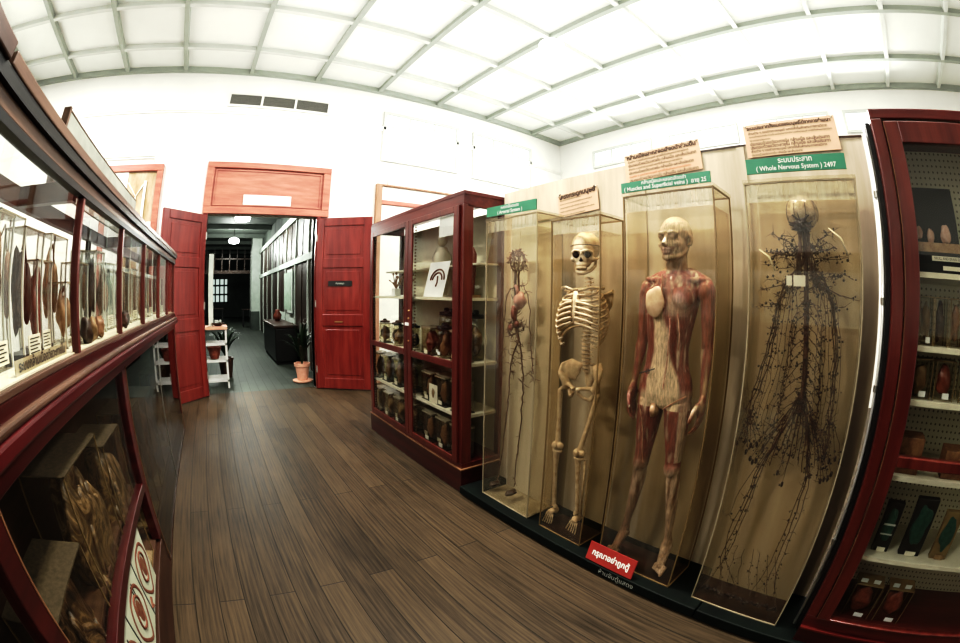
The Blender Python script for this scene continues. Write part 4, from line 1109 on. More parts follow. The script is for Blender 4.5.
for k in range(9):
    a = (k-4)*.19; b.box(0,0,0,0,0,0) if False else b.ball(sk(.062+.028*cos(a), .032*sin(a)*1.05, -.093), (.004, .0034, .007), 6, 5, rotS)
b.build('upper_teeth', 'bone', t)
b = MB(); b.ball(sk(.068, 0, -.098), (.016, .026, .006), 12, 6, rotS); b.build('mouth_gap', 'bone_d', t)
b = MB()
J = .013
b.tube([sk(-.005, -.054, -.050+J), sk(.003, -.050, -.092+J), sk(.042, -.036, -.118+J), sk(.076, -.015, -.130+J), sk(.081, 0, -.131+J), sk(.076, .015, -.130+J), sk(.042, .036, -.118+J), sk(.003, .050, -.092+J), sk(-.005, .054, -.050+J)], [.007, .008, .009, .010, .011, .010, .009, .008, .007], 8)
for k in range(7):
    a = (k-3)*.2; b.ball(sk(.054+.025*cos(a), .025*sin(a), -.114+J), (.004, .0034, .007), 6, 5, rotS)
b.build('jaw_bone', 'bone', t, smooth=True)
b = MB(); b.tube([SC + rotS @ Vector((.092*cos(a)-.004, .0755*sin(a), .018)) for a in [2*pi*k/32 for k in range(32)]], .0016, 5, closed=True); b.build('saw_cut', 'bone_d', t)
# spine
b = MB()
sp = []
for k in range(25):
    q = k/24; z = 1.49 - q*.47; x = SX + .045 + .018*sin(q*2*pi); y = 1.315 - .012*q; sp.append((x, y, z))
    rr = .012 + .011*q
    b.tube([(x, y, z-.0062), (x, y, z+.0062)], rr, 10); b.ball((x+rr+.010, y, z-.004), (.012, .004, .006), 6, 5)
    b.tube([(x+.006, y-rr-.014, z), (x+.006, y+rr+.014, z)], .004, 5)
b.build('spine', 'bone', t, smooth=False)
YC = 1.305
b = MB(); b.tube([(SX-.060, YC+.012, 1.42), (SX-.070, YC+.012, 1.375), (SX-.078, YC+.012, 1.31), (SX-.078, YC+.012, 1.27)], [.018, .014, .012, .007], 8, squash=(1.0, .5)); b.build('breastbone', 'bone', t, smooth=True)
for k in range(10):
    zt_ = 1.418 - k*.021; wid = (.072, .098, .115, .125, .132, .136, .136, .132, .124, .112)[k]; dep = (.07, .085, .09, .095, .098, .098, .095, .09, .08, .07)[k]
    drop = .03 + .006*k
    for s in (-1, 1):
        pts = []
        for i in range(13):
            a = pi*(.04 + .92*i/12)                                        # from spine (back) round to front
            yy_ = YC + .004 + s*(wid*sin(a)**.85 + .010); xx_ = SX - .010 + dep*cos(a)*(.62 if cos(a) > 0 else .80)
            zz_ = zt_ + .02 - drop*(1-cos(a))/2*1.4 + (.024*max(0, (i-9)/3)*(1 if k > 1 else .3))*(1 + k*.18)
            if i == 12 and k < 7: yy_ = YC + .012 + s*.012
            if k >= 7 and i > 10: continue
            pts.append((xx_, yy_, zz_))
        MB().tube(pts, [.0048]*3 + [.0072]*(len(pts)-3), 6, squash=(.75, 1.15)).build('rib', 'bone', t, smooth=True)
for s in (-1, 1):
    MB().tube([(SX-.062, YC+.012+s*.016, 1.425), (SX-.060, YC+s*.07, 1.441), (SX-.02, YC+s*.125, 1.437)], [.008, .006, .008], 7).build('collar_bone', 'bone', t, smooth=True)
    b = MB(); P = [(SX+.045, YC+s*.135, 1.42), (SX+.055, YC+s*.065, 1.40), (SX+.062, YC+s*.085, 1.29)]
    b.quad(P[0], P[1], P[2], (SX+.050, YC+s*.128, 1.36)); b.tube([P[0], P[1], P[2], (SX+.05, YC+s*.128, 1.36), P[0]], .006, 6)
    b.tube([P[1], (SX+.03, YC+s*.145, 1.425)], [.005, .010], 6); b.build('shoulder_blade', 'bone', t)
# pelvis
b = MB()
PY = 1.30
for o in list(t.children):
    if o.name.split('.')[0] in ('rib', 'breastbone', 'collar_bone', 'shoulder_blade', 'spine'): turn(o, (SX, YC), radians(7))
for s in (-1, 1):
    b.tube([(SX+.045, PY+s*.035, 1.04), (SX+.02, PY+s*.095, 1.068), (SX-.015, PY+s*.130, 1.045), (SX-.035, PY+s*.128, 1.00)], [.012, .009, .010, .011], 8)
    b.ball((SX+.012, PY+s*.085, 1.018), (.014, .050, .046), 16, 12, Matrix.Rotation(s*.5, 3, 'Z'))
    b.tube([(SX+.035, PY+s*.05, 1.02), (SX+.01, PY+s*.10, 1.03), (SX-.01, PY+s*.115, 1.01)], .018, 8, squash=(.5, 1.3))
    b.tube([(SX+.03, PY+s*.06, .985), (SX+.0, PY+s*.105, .995)], .022, 8, squash=(.5, 1.2))
    b.tube([(SX-.035, PY+s*.125, 1.0), (SX-.02, PY+s*.105, .965), (SX-.01, PY+s*.095, .935)], [.014, .020, .026], 10)
    b.tube([(SX-.01, PY+s*.085, .945), (SX-.045, PY+s*.035, .945), (SX-.055, PY+s*.008, .935)], [.014, .010, .014], 8)
    b.tube([(SX+.0, PY+s*.085, .92), (SX-.01, PY+s*.065, .885), (SX-.035, PY+s*.035, .895), (SX-.052, PY+s*.010, .925)], [.013, .014, .009, .010], 8)
me = voxel_mesh(b, .005, 3); mesh_part('hip_bone', me, ['bone'], t)
b = MB(); b.tube([(SX+.055, PY, 1.05), (SX+.062, PY, .99), (SX+.055, PY, .94), (SX+.04, PY, .92)], [.042, .034, .018, .008], 10, squash=(1, .55)); b.build('sacrum', 'bone', t, smooth=True)
legs = {1: [(SX-.01, PY+.098, .935), (SX-.012, PY+.138, .905), (SX-.015, PY+.132, .75), (SX-.02, PY+.125, .60)], -1: [(SX-.01, PY-.090, .945), (SX-.012, PY-.112, .915), (SX-.015, PY-.068, .75), (SX-.02, PY-.030, .60)]}
ank = {1: (SX-.005, PY+.128, .205), -1: (SX-.005, PY-.048, .225)}
for s in (1, -1):
    L = legs[s]; b = MB(); b.ball(L[0], .023, 14, 10); b.tube([L[0], L[1], L[2], L[3]], [.014, .015, .0125, .017], 9)
    b.ball((L[3][0], L[3][1]+.016, L[3][2]-.006), (.024, .020, .022), 12, 8); b.ball((L[3][0], L[3][1]-.016, L[3][2]-.006), (.024, .020, .022), 12, 8)
    me = voxel_mesh(b, .0045, 2); mesh_part('thigh_bone', me, ['bone'], t)
    K = Vector(L[3]); MB().ball(K + Vector((-.028, 0, .0)), (.010, .018, .020), 12, 8).build('kneecap', 'bone', t, smooth=True)
    A = Vector(ank[s]); b = MB(); b.ball(K+Vector((0, 0, -.036)), (.024, .034, .014), 14, 8); b.tube([K+Vector((-.005, 0, -.04)), K.lerp(A, .4)+Vector((-.008, 0, 0)), A], [.019, .0115, .013], 9); b.ball(A+Vector((0, -s*.012, -.006)), (.016, .012, .018), 10, 8)
    me = voxel_mesh(b, .0045, 2); mesh_part('shin_bone', me, ['bone'], t)
    MB().tube([K+Vector((.016, s*.032, -.045)), K.lerp(A, .5)+Vector((.010, s*.026, 0)), A+Vector((.006, s*.020, -.012))], [.007, .0055, .008], 7).build('calf_bone', 'bone', t, smooth=True)
    b = MB(); b.ball(A+Vector((.022, 0, -.040)), (.020, .016, .022), 12, 8); b.ball(A+Vector((-.008, 0, -.032)), (.024, .020, .016), 12, 8)
    tip0 = A + Vector((-.022, s*.004, -.040)); b.ball(tip0, (.014, .022, .018), 12, 8)
    for q in range(5):
        o_ = (q-2)*.0115; lng = (.052, .058, .060, .062, .064)[q if s > 0 else 4-q]
        p0 = tip0 + Vector((-.002, o_, -.008)); p1 = p0 + Vector((-.012, o_*.35, -lng*.62)); p2 = p1 + Vector((-.006, o_*.1, -lng*.24)); p3 = p2 + Vector((-.003, 0, -lng*.14))
        b.tube([p0, p0.lerp(p1, .5), p1], [.0058, .0038, .0050], 6); b.tube([p1, p1.lerp(p2, .5), p2], [.0046, .0033, .004], 6); b.tube([p2, p3], [.0042, .0028], 6)
    b.build('foot_bones', 'bone', t, smooth=True)

# ================================================================== SPECIMEN 3: dissected body
t = thing('dissected_body', 'standing dissected human body with red muscles and pale skin apron in the third tank', 'person', (1.64, .82, .09))
BX = 1.635
def cap(b, p0, p1, r0, r1, n=12, sq=None):
    p0, p1 = Vector(p0), Vector(p1)
    b.tube([p0, p0.lerp(p1, .33), p0.lerp(p1, .66), p1], [r0, r0+(r1-r0)*.33, r0+(r1-r0)*.66, r1], n, squash=sq); b.ball(p0, r0*.98, 12, 8); b.ball(p1, r1*.98, 12, 8)
b = MB()
HT = radians(4); Hf = Vector((-cos(HT), sin(HT), 0)); Hs = Vector((-sin(HT), -cos(HT), 0)); HC = Vector((BX, .806, 1.665))
def hd(f, s, z): return HC + Hf*f + Hs*s + Zd*z
rotH = Matrix((Hf, Hs, Zd)).transposed()
b.ball(hd(-.012, 0, .018), (.088, .070, .074), 28, 20, rotH); b.ball(hd(.024, 0, -.036), (.060, .058, .070), 24, 16, rotH)
b.tube([hd(.058, -.026, -.088), hd(.074, 0, -.096), hd(.058, .026, -.088)], [.014, .016, .014], 10)       # chin
b.tube([hd(.078, 0, -.004), hd(.094, 0, -.028), hd(.104, 0, -.042)], [.008, .010, .013], 10)           # nose
for s in (-1, 1):
    b.ball(hd(.098, s*.010, -.043), (.008, .007, .006), 8, 6, rotH)
    b.tube([hd(.082, s*.008, .008), hd(.080, s*.03, .012), hd(.062, s*.05, .002)], .008, 8)           # brow
    b.ball(hd(.072, s*.030, -.008), (.012, .016, .010), 10, 8, rotH)                                  # closed eye
    b.ball(hd(.056, s*.038, -.036), (.020, .018, .015), 12, 8, rotH)                                  # cheek
    b.tube([hd(-.004, s*.068, .008), hd(-.014, s*.076, -.006), hd(-.010, s*.074, -.028), hd(-.002, s*.068, -.040)], [.007, .010, .009, .008], 8)   # ear
    b.tube([hd(-.01, s*.052, -.05), hd(.03, s*.045, -.080), hd(.060, s*.024, -.094)], .011, 8)        # jaw line
b.tube([hd(.082, -.022, -.062), hd(.093, 0, -.060), hd(.082, .022, -.062)], [.004, .008, .004], 8)
b.tube([hd(.080, -.020, -.073), hd(.091, 0, -.075), hd(.080, .020, -.073)], [.004, .008, .004], 8)
cap(b, (BX+.012, .805, 1.60), (BX+.010, .806, 1.47), .046, .052)                                    # neck
for y0_ in (.85, .77): cap(b, hd(-.02, (-.05 if y0_ > .8 else .05), -.03), (BX-.040, .806 + (.02 if y0_ > .8 else -.02), 1.475), .014, .011)
# torso: lofted ellipses
prof = [(1.505, .805, .055, .052), (1.475, .803, .105, .062), (1.44, .804, .122, .078), (1.39, .815, .124, .088), (1.33, .826, .120, .088), (1.26, .832, .108, .084), (1.19, .834, .098, .078), (1.12, .834, .104, .078), (1.05, .832, .128, .084), (.99, .832, .136, .086), (.945, .834, .130, .078), (.925, .836, .09, .06)]
rings = []
for z, yc, ry, rx in prof:
    rings.append([b.bm.verts.new((BX + rx*cos(2*pi*k/28)*(1 if cos(2*pi*k/28) > 0 else .95), yc + ry*sin(2*pi*k/28), z)) for k in range(28)])
for a_, c_ in zip(rings, rings[1:]):
    for k in range(28): b.bm.faces.new((a_[k], a_[(k+1) % 28], c_[(k+1) % 28], c_[k]))
b.bm.faces.new(rings[0][::-1]); b.bm.faces.new(rings[-1])
for s in (1, -1):                                                                                     # chest, shoulders
    b.ball((BX-.050, .815+s*.062, 1.405), (.038, .066, .050), 16, 10)
    b.ball((BX+.0, .80+s*(.145), 1.432), (.044, .040, .052), 16, 10)
    cap(b, (BX-.045, .805+s*.018, 1.475), (BX-.02, .80+s*.14, 1.482), .012, .012)
    cap(b, (BX+.02, .80+s*.06, 1.505), (BX+.01, .80+s*.14, 1.465), .030, .030)
# arms: image-left (+y) and image-right
arm = {1: [(BX, .955, 1.425), (BX-.005, .968, 1.22), (BX-.03, .985, 1.02)], -1: [(BX, .648, 1.440), (BX-.005, .640, 1.216), (BX-.03, .628, 1.005)]}
for s in (1, -1):
    S_, E_, W_ = [Vector(p) for p in arm[s]]
    b.tube([S_, S_.lerp(E_, .35), S_.lerp(E_, .75), E_], [.036, .034, .028, .026], 14); b.ball(E_, .026)
    b.tube([E_, E_.lerp(W_, .25), E_.lerp(W_, .6), W_], [.027, .029, .021, .016], 12, squash=(1, .85)); b.ball(W_, .016)
    pc = W_ + Vector((-.008, 0, -.05)); b.ball(pc, (.036, .017, .050), 16, 12); b.ball(W_ + Vector((-.004, 0, -.02)), (.024, .017, .03), 12, 8)
    # fingers along the lower edge of the palm, spread across x (palm faces the thigh)
    for q, (dx, ln) in enumerate(((-.027, .062), (-.009, .072), (.009, .068), (.026, .052))):
        p0 = pc + Vector((dx, 0, -.038)); cur = -s*.010
        p1 = p0 + Vector((dx*.10-.004, cur*.4, -ln*.5)); p2 = p1 + Vector((-.004, cur*1.2, -ln*.32)); p3 = p2 + Vector((-.001, cur*1.4, -ln*.22))
        b.tube([p0, p0.lerp(p1, .5), p1, p2, p3], [.0082, .0075, .0078, .0068, .0056], 9); b.ball(p3, .0056, 8, 6)
    t0 = pc + Vector((-.026, -s*.004, .022)); t1 = t0 + Vector((-.026, -s*.010, -.026)); t2 = t1 + Vector((-.008, -s*.006, -.028)); t3 = t2 + Vector((.0, -s*.004, -.018))
    b.tube([t0, t1, t2, t3], [.014, .0105, .0088, .0066], 9); b.ball(t3, .0066, 8, 6)
# legs
leg = {1: [(BX, .900, .955), (BX-.008, .910, .64), (BX+.018, .955, .235)], -1: [(BX, .760, .955), (BX-.008, .738, .65), (BX+.018, .690, .25)]}
for s in (1, -1):
    H_, K_, A_ = [Vector(p) for p in leg[s]]
    b.tube([H_, H_.lerp(K_, .15), H_.lerp(K_, .45), H_.lerp(K_, .8), K_], [.064, .067, .056, .042, .038], 16, squash=(.95, 1.05)); b.ball(K_ + Vector((-.006, 0, 0)), (.043, .040, .045), 14, 10)
    b.tube([K_, K_.lerp(A_, .22) + Vector((.010, 0, 0)), K_.lerp(A_, .55) + Vector((.006, 0, 0)), K_.lerp(A_, .85), A_], [.034, .036, .028, .020, .021], 14); b.ball(A_, .026, 12, 8)
    heel = A_ + Vector((.022, s*.002, -.048)); b.ball(heel, (.024, .022, .026), 12, 8); cap(b, A_, heel, .021, .021)
    toe = A_ + Vector((-.050, s*.014, -.122)); cap(b, A_ + Vector((0, 0, -.015)), toe, .026, .017, sq=(1.3, .8)); cap(b, heel, toe, .020, .015)
    for q in range(5):
        o_ = (q-2)*.0145*s; ln = (.062, .052, .048, .043, .037)[q]; rr_ = (.0105, .0078, .0074, .007, .0066)[q]
        # big toe on the inner side
        p0 = toe + Vector((.006, -o_, .004)); p1 = p0 + Vector((-ln*.42, 0, -ln*.45)); p2 = p1 + Vector((-ln*.22, 0, -ln*.14))
        b.tube([p0, p1, p2], [rr_*1.25, rr_, rr_*.9], 8); b.ball(p2, rr_*.9, 8, 6)
me = voxel_mesh(b, .0042, 4, .5)
# tissue colours by anatomy
RED = (.30, .095, .080); DRED = (.165, .044, .036); CRM = (.76, .66, .53); TAN = (.50, .40, .28); BRN = (.24, .14, .085); PALE = (.72, .60, .50)
ca = me.color_attributes.new('tissue', 'FLOAT_COLOR', 'POINT')
def mixc(a, c, k): k = max(0, min(1, k)); return tuple(x*(1-k)+y*k for x, y in zip(a, c))
def ss(e0, e1, x): q = max(0, min(1, (x-e0)/(e1-e0))); return q*q*(3-2*q)
for v in me.vertices:
    x, y, z = v.co; n1 = noise.noise(Vector((x, y, z))*14); n2 = noise.noise(Vector((x*60, y*60, z*9)))
    is_arm = z < 1.46 and (y > .938 or y < .676) and z > .74
    if is_arm and z < .96 and (.70 < y < .96): is_arm = False
    if z > 1.52:
        c = mixc(TAN, PALE, .3 + n1); 
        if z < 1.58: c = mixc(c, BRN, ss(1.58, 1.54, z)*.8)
        f = (Vector((x, y, z)) - HC)
        if f.dot(Hf) > .068 and -.084 < f.z < -.050: c = mixc(c, (.30, .17, .12), .8)
        if f.dot(Hf) > .055 and -.022 < f.z < .004: c = mixc(c, BRN, .5)
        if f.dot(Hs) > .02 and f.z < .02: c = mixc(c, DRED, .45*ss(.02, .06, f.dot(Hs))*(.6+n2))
    elif is_arm:
        c = mixc(RED, BRN, .35 + n2*.5); 
        if z < 1.2: c = mixc(c, TAN, max(0, .15 + n2*1.1))
        if z < .98: c = mixc((.26, .10, .055), TAN, .3 + n1)
        if y > .9 and z < 1.0: c = mixc(c, DRED, .6)
    elif z > .93:
        c = mixc(RED, DRED, .35 + .6*n2 + .4*n1)
        yl = .90 - .0*z; strip_c = .845 - (1.30-z)*.10; wdt = .027 + .050*ss(1.24, .98, z)
        k = ss(wdt+.012, wdt-.006, abs(y - strip_c + .01*n1)) * ss(1.38, 1.33, z)
        c = mixc(c, CRM, k*.95)
        c = mixc(c, CRM, ss(.060, .030, abs(y-.885)) * ss(1.02, .97, z)*.8)
        c = mixc(c, PALE, ss(.065, .02, sqrt((y-.765)**2 + (z-1.37)**2*.8))*.5)
        k = ss(.012, .005, abs(y - .803)) * ss(1.30, 1.26, z)*ss(1.0, 1.05, z); c = mixc(c, PALE, k*.8)
        if z > 1.44: c = mixc(c, PALE, max(0, n2+.15)*.9)
        if k < .1: c = mixc(c, PALE, max(0, n2*1.5 - .3))
        if y < .74 and z < 1.03: c = mixc(c, PALE, ss(1.03, .99, z)*max(0, .3+n1))
    elif z > .69:
        c = mixc(RED, DRED, .3 + .7*n2); c = mixc(c, PALE, max(0, n2*1.5 - .25))
        if y > .94 and z > .88: c = CRM
        if abs(y-.71) < .012: c = mixc(c, CRM, .6)
    else:
        k = ss(.69, .62, z); c = mixc(RED, mixc(PALE, BRN, .5 + n2*1.2), k)
        if z < .5: c = mixc(c, mixc(BRN, TAN, .35+n2), ss(.5, .4, z)*(.9 if y > .82 else .45))
        if y > .82: c = mixc(c, (.15, .06, .03), .45)
    ca.data[v.index].color = (*c, 1)
mesh_part('body', me, ['tissue'], t)
b = lump(BX-.098, .858, 1.385, .014, .046, .066, 3, .12, 20, 14); b.build('breast_flap', mat('pale_flap', (.50, .37, .24), (.40, .26, .15), (30, 30, 30), .5), t, smooth=True)
b = MB()
for pts in ([(BX-.10, .89, 1.36), (BX-.104, .85, 1.362), (BX-.10, .81, 1.365)], [(BX-.094, .785, 1.32), (BX-.088, .79, 1.22), (BX-.084, .795, 1.10), (BX-.086, .80, 1.02)], [(BX-.09, .75, 1.34), (BX-.085, .74, 1.26), (BX-.078, .745, 1.19)], [(BX-.066, .84, 1.50), (BX-.078, .835, 1.44), (BX-.095, .83, 1.39)],
            [(BX-.05, .70, 1.0), (BX-.07, .76, .96), (BX-.075, .80, .93)], [(BX-.072, .92, .93), (BX-.068, .89, .80), (BX-.055, .875, .66)]):
    poly(b, pts, .0035, .0025, 5, .004, 2)
b.build('exposed_vessel', mat('pale_vessel', (.60, .40, .29), (.34, .12, .08), (40, 40, 40), .5), t)
b = MB(); b.tube([(BX-.092, .925, 1.075), (BX-.098, .88, 1.09), (BX-.096, .845, 1.105)], .0025, 5); b.tube([(BX-.098+.004*cos(q), .878+.010*cos(q), 1.09+.010*sin(q)) for q in [2*pi*k/12 for k in range(12)]], .0018, 4, closed=True); b.build('suture_thread', 'ink', t)
b = MB(); b.tube([(BX-.075, .845, .945), (BX-.092, .84, .925), (BX-.09, .838, .895)], [.015, .014, .010], 10); b.ball((BX-.068, .84, .918), (.020, .022, .024), 12, 8); b.build('loin_tissue', mat('loin_tissue', (.40, .28, .17), (.26, .14, .08), (40, 40, 40), .5), t, smooth=True)

# ================================================================== SPECIMEN 4: nervous system
t = thing('nervous_system', 'spread out brown nervous system with skull hanging in the wide tank', 'specimen', (1.64, .2, .09))
NX = 1.64; rn = random.Random(5)
b = MB(); b.ball((NX, .214, 1.742), (.070, .070, .070), 26, 18)
b.build('skull_dome', mat('thin_skull', (.50, .43, .33), (.22, .16, .10), (55, 55, 55), .25, coat=.6, lo=.4, hi=.7), t, smooth=True)
b = MB()
for k in range(9):
    a = 2*pi*k/9; poly(b, [(NX+.072*sin(s)*cos(a), .214+.072*sin(s)*sin(a), 1.742+.072*cos(s)) for s in [.15+.17*i for i in range(12)]], .0008, .0014, 4, .006, 1, rn)
b.build('scalp_nerve', 'nerve', t)
b = lump(NX-.050, .210, 1.688, .034, .034, .026, 12, .5, 22, 14)
for k in range(34):
    a = rn.uniform(0, 6.28); p = Vector((NX-.05+rn.uniform(-.02,.02), .212+.030*cos(a), 1.688+.022*sin(a)))
    b.tube([p, p + Vector((-.010, cos(a)*.022, sin(a)*.018 + .004))], [.0035, .0012], 4)
for s in (-1, 1): b.tube([(NX-.06, .212, 1.69), (NX-.074, .212+s*.022, 1.712), (NX-.070, .212+s*.036, 1.722)], [.008, .005, .002], 6)
b.build('brain_stem_cluster', 'nerve2', t)
b = MB()
for s in (-1, 1):
    for k in range(4): poly(b, [(NX-.02+.008*k, .213+s*(.008+.005*k), 1.67), (NX-.02, .21+s*(.012+.004*k), 1.60), (NX-.01, .208+s*(.022+.006*k), 1.53), (NX, .206+s*(.03+.012*k), 1.46)], .0032, .0026, 5, .005, 2, rn)
b.build('neck_nerve', 'nerve', t)
b = MB(); cord = poly(b, [(NX, .212, 1.68), (NX, .21, 1.5), (NX, .205, 1.35), (NX, .197, 1.2), (NX, .19, 1.08), (NX, .187, 1.0)], .010, .012, 8, .002, 3, rn)
twigs(b, cord, 150, .035, .0022, rn, .2); b.build('spinal_cord', 'nerve', t)
b = MB()
for k in range(90):
    p = cord[len(cord)//3 + (k*2) % (len(cord) - len(cord)//3)]; b.ico(p + Vector((-.008+rn.uniform(-.006,.006), rn.uniform(-.018,.018), rn.uniform(-.02,.02))), rn.uniform(.003,.007), 1)
b.build('cord_bead', 'nerve2', t)
ends = []
def strand(name, pts, r0=.003, r1=.0016, tw=14, beads=14, amp=.008, blob=0, tl=.03):
    b = MB(); pth = poly(b, pts, r0, r1, 5, amp, 3, rn); twigs(b, pth, tw, tl, .0012, rn)
    b.mi = 1
    for _ in range(beads):
        p = pth[rn.randrange(1, len(pth))]; b.ico(p + Vector((rn.uniform(-.006,.006), rn.uniform(-.012,.012), rn.uniform(-.01,.01))), rn.uniform(.0022,.0055), 1)
    if blob: b.ball(pth[-1], (.006, .007, .013), 8, 6)
    return b.build(name, ['nerve', 'nerve2'], t)
N = lambda y, z: (NX + rn.uniform(-.012, .012), y, z)
# shoulder / ear tufts
for s, y0_, z0_ in ((1, .30, 1.63), (-1, .12, 1.63), (1, .35, 1.60), (-1, .075, 1.61), (1, .345, 1.665), (-1, .08, 1.675)):
    strand('shoulder_nerve', [N(.21+s*.03, 1.62+rn.uniform(-.05,.03)), N((.21+y0_)/2, z0_-.03+rn.uniform(-.02,.03)), N(y0_, z0_)], .0026, .0018, 14, 16, .01, 0, .04)
# arms
for s in (1, -1):
    shy = .335 if s > 0 else .09
    for k in range(3):
        dy = k*.012*s
        if s > 0: pts = [N(.225, 1.55-.02*k), N(.29, 1.50-.01*k), N(.325+dy*.4, 1.40), N(.345+dy, 1.25), N(.375+dy, 1.10), N(.405+dy*1.2, .98), N(.425+dy*1.4-.03*k, .86-.02*k)]
        else: pts = [N(.195, 1.55-.02*k), N(.13, 1.50-.01*k), N(.095+dy*.4, 1.40), N(.075+dy*.6, 1.25), N(.065+dy*.5, 1.10), N(.055+dy*.3, .98), N(.045+dy*.2, .84-.02*k)]
        strand('arm_nerve', pts, .0042, .0016, 20, 26, .007)
    for k in range(5):
        yb, zb = (.40+.006*k, .98) if s > 0 else (.06-.006*k, .98)
        strand('finger_nerve', [N(yb, zb), N(yb+(.03 - .022*k)*(1 if s > 0 else .9), .90), N((.445-.03*k) if s > 0 else (.065-.025*k), .83+.012*(k % 2))], .0018, .0012, 4, 4, .004, blob=1)
strand('side_nerve', [N(.19, 1.5), N(.06, 1.44), N(.0, 1.43)], .0024, .0014, 10, 8); strand('side_nerve', [N(.23, 1.5), N(.36, 1.46), N(.41, 1.45)], .0024, .0014, 10, 8)
strand('side_nerve', [N(.1, 1.5), N(.05, 1.52), N(.0, 1.50)], .002, .0012, 6, 8); strand('side_nerve', [N(.33, 1.40), N(.39, 1.385), N(.415, 1.39)], .002, .0012, 6, 8)
# trunk (intercostal) nerves
for k in range(9):
    z = 1.42 - k*.045
    for s in (1, -1): strand('trunk_nerve', [N(.205-.002*k, z), N(.205-.002*k+s*.04, z-.03), N(.20+s*(.065+.004*k), z-.09), N(.20+s*(.06+.004*k), z-.16)], .002, .0012, 7, 8, .006)
for k in range(7):
    for s in (1, -1):
        q = k/6; y1_ = .205 + s*(.05+.018*k); strand('flank_nerve', [N(.205+s*.02, 1.52-.03*q), N(.205+s*(.05+.012*k), 1.44), N(y1_, 1.28), N(y1_+s*.015, 1.10), N(y1_+s*.03+.015, .96), N(y1_+s*.035+.02, .90-.02*(k % 3))], .0016, .0010, 12, 18, .008, tl=.028)
for k in range(10):
    for s in (1, -1):
        y0_, z0_ = .21+s*rn.uniform(.05, .20), rn.uniform(1.40, 1.67); b = MB(); b.mi = 0
        pth = poly(b, [N(.21+s*.02, 1.60-.012*k), N((.21+y0_)/2, z0_-.01), N(y0_, z0_)], .0016, .0010, 4, .012, 3, rn); twigs(b, pth, 10, .035, .001, rn); b.mi = 1
        for _ in range(9): b.ico(pth[rn.randrange(2, len(pth))] + Vector((0, rn.uniform(-.015,.015), rn.uniform(-.015,.015))), rn.uniform(.0028,.0065), 1)
        b.build('shoulder_nerve', ['nerve', 'nerve2'], t)
# lumbosacral fan
for k in range(12):
    q = (k-5.5)/5.5; strand('lumbar_nerve', [N(.19, 1.10-.01*(k % 3)), N(.19+q*.05, 1.0), N(.19+q*.115, .86+.02*(k % 2)), N(.19+q*.14, .76+.03*(k % 3))], .0036, .0018, 12, 14, .006)
# hanging beads with dark fruit-like ends
for k, (y, z) in enumerate(((.40, .80), (.375, .775), (.36, .765), (.345, .77), (.20, .70), (.235, .74), (.10, .74), (.085, .755), (.03, .745), (.015, .75), (.0, .76), (-.012, .775))):
    strand('hanging_nerve', [N(.19+(y-.19)*.35, .98), N(.19+(y-.19)*.7, .88), N(y, z)], .0018, .0012, 6, 8, .006, blob=1)
# legs
for s in (1, -1):
    for k in range(3):
        if s > 0: pts = [N(.215, 1.0), N(.27, .88), N(.305+.01*k, .76), N(.325+.014*k, .60), N(.345+.02*k, .42), N(.36+.025*k-.05*(k == 2), .27), N(.41-.075*k, .11+.02*k)]
        else: pts = [N(.165, 1.0), N(.125, .88), N(.105-.01*k, .76), N(.115-.02*k, .60), N(.125-.02*k, .44), N(.14-.03*k, .27), N(.17-.065*k, .12+.04*(k % 2))]
        strand('leg_nerve', pts, .0042 if k == 1 else .0026, .0014, 16, 24, .006)
strand('thigh_nerve', [N(.30, .84), N(.36, .70), N(.40, .58), N(.41, .50)], .0018, .001, 4, 3, .004)
for k in range(7):
    y = .02 + .055*k; strand('foot_nerve', [N(.12 + .04*k, .36), N(.07+.05*k, .24), N(y, .12+.015*(k % 2))], .0014, .001, 3, 5, .005)
for s, yc in ((1, .30), (-1, .10)): pass
# loose stitches along the tank floor: dark row of beads
b = MB()
for k in range(46):
    y = .0 + k*.0093; b.ico((NX-.03+rn.uniform(-.01,.01), y, .088+rn.uniform(0,.022)), rn.uniform(.006,.012), 1)
b.build('dark_root_row', 'nerve2', t)
for k, (y0_, z0_, y1_, z1_) in enumerate(((.405, 1.60, .34, 1.52), (.10, 1.68, .02, 1.58))):  # pale strips stand in for slanting reflections on the tank front
    MB().tube([(NX-.03, y0_, z0_), (NX-.035, (y0_+y1_)/2 - .01, (z0_+z1_)/2+.012), (NX-.03, y1_, z1_)], [.005, .012, .006], 8, squash=(1, .4)).build('streak_reflection', 'cream', t, smooth=True)
MB().box(NX-.06, NX-.056, .205, .255, 1.465, 1.505).box(NX-.06, NX-.056, .262, .285, 1.467, 1.503).build('white_rectangles', 'paperw', t, label='small white rectangles in front of the spine')  # two flat white rectangles before the cord
MB().tube([(NX, .214, 1.812), (NX, .214, 1.838)], .001, 4).build('hanging_thread', 'org_tan', t)

# ================================================================== POLES beside the right cabinet
t = thing('upright_pipe', 'polished white metal pipe standing between partition and right cabinet', 'pipe', (1.60, -.128, .0685))
MB().tube([(1.60, -.128, .34), (1.60, -.128, 1.05), (1.60, -.128, 2.06)], .007, 12).build('pipe_shaft', 'chrome', t, smooth=True)
b = MB()
for z in (.52, 1.13, 1.43, 1.80): b.tube([(1.60, -.128, z-.012), (1.60, -.128, z+.012)], .0115, 12)
build_each(b, 'pipe_collar', 'steel', t)
MB().tube([(1.60, -.128, .0685), (1.60, -.128, .34)], .008, 10).build('pipe_foot', 'steel', t)
t = thing('black_strip', 'thin black post close against the red right cabinet', 'post', (1.58, -.145, .0685))
MB().box(1.565, 1.66, -.157, -.137, .0685, 2.06).build('strip_bar', 'black', t)

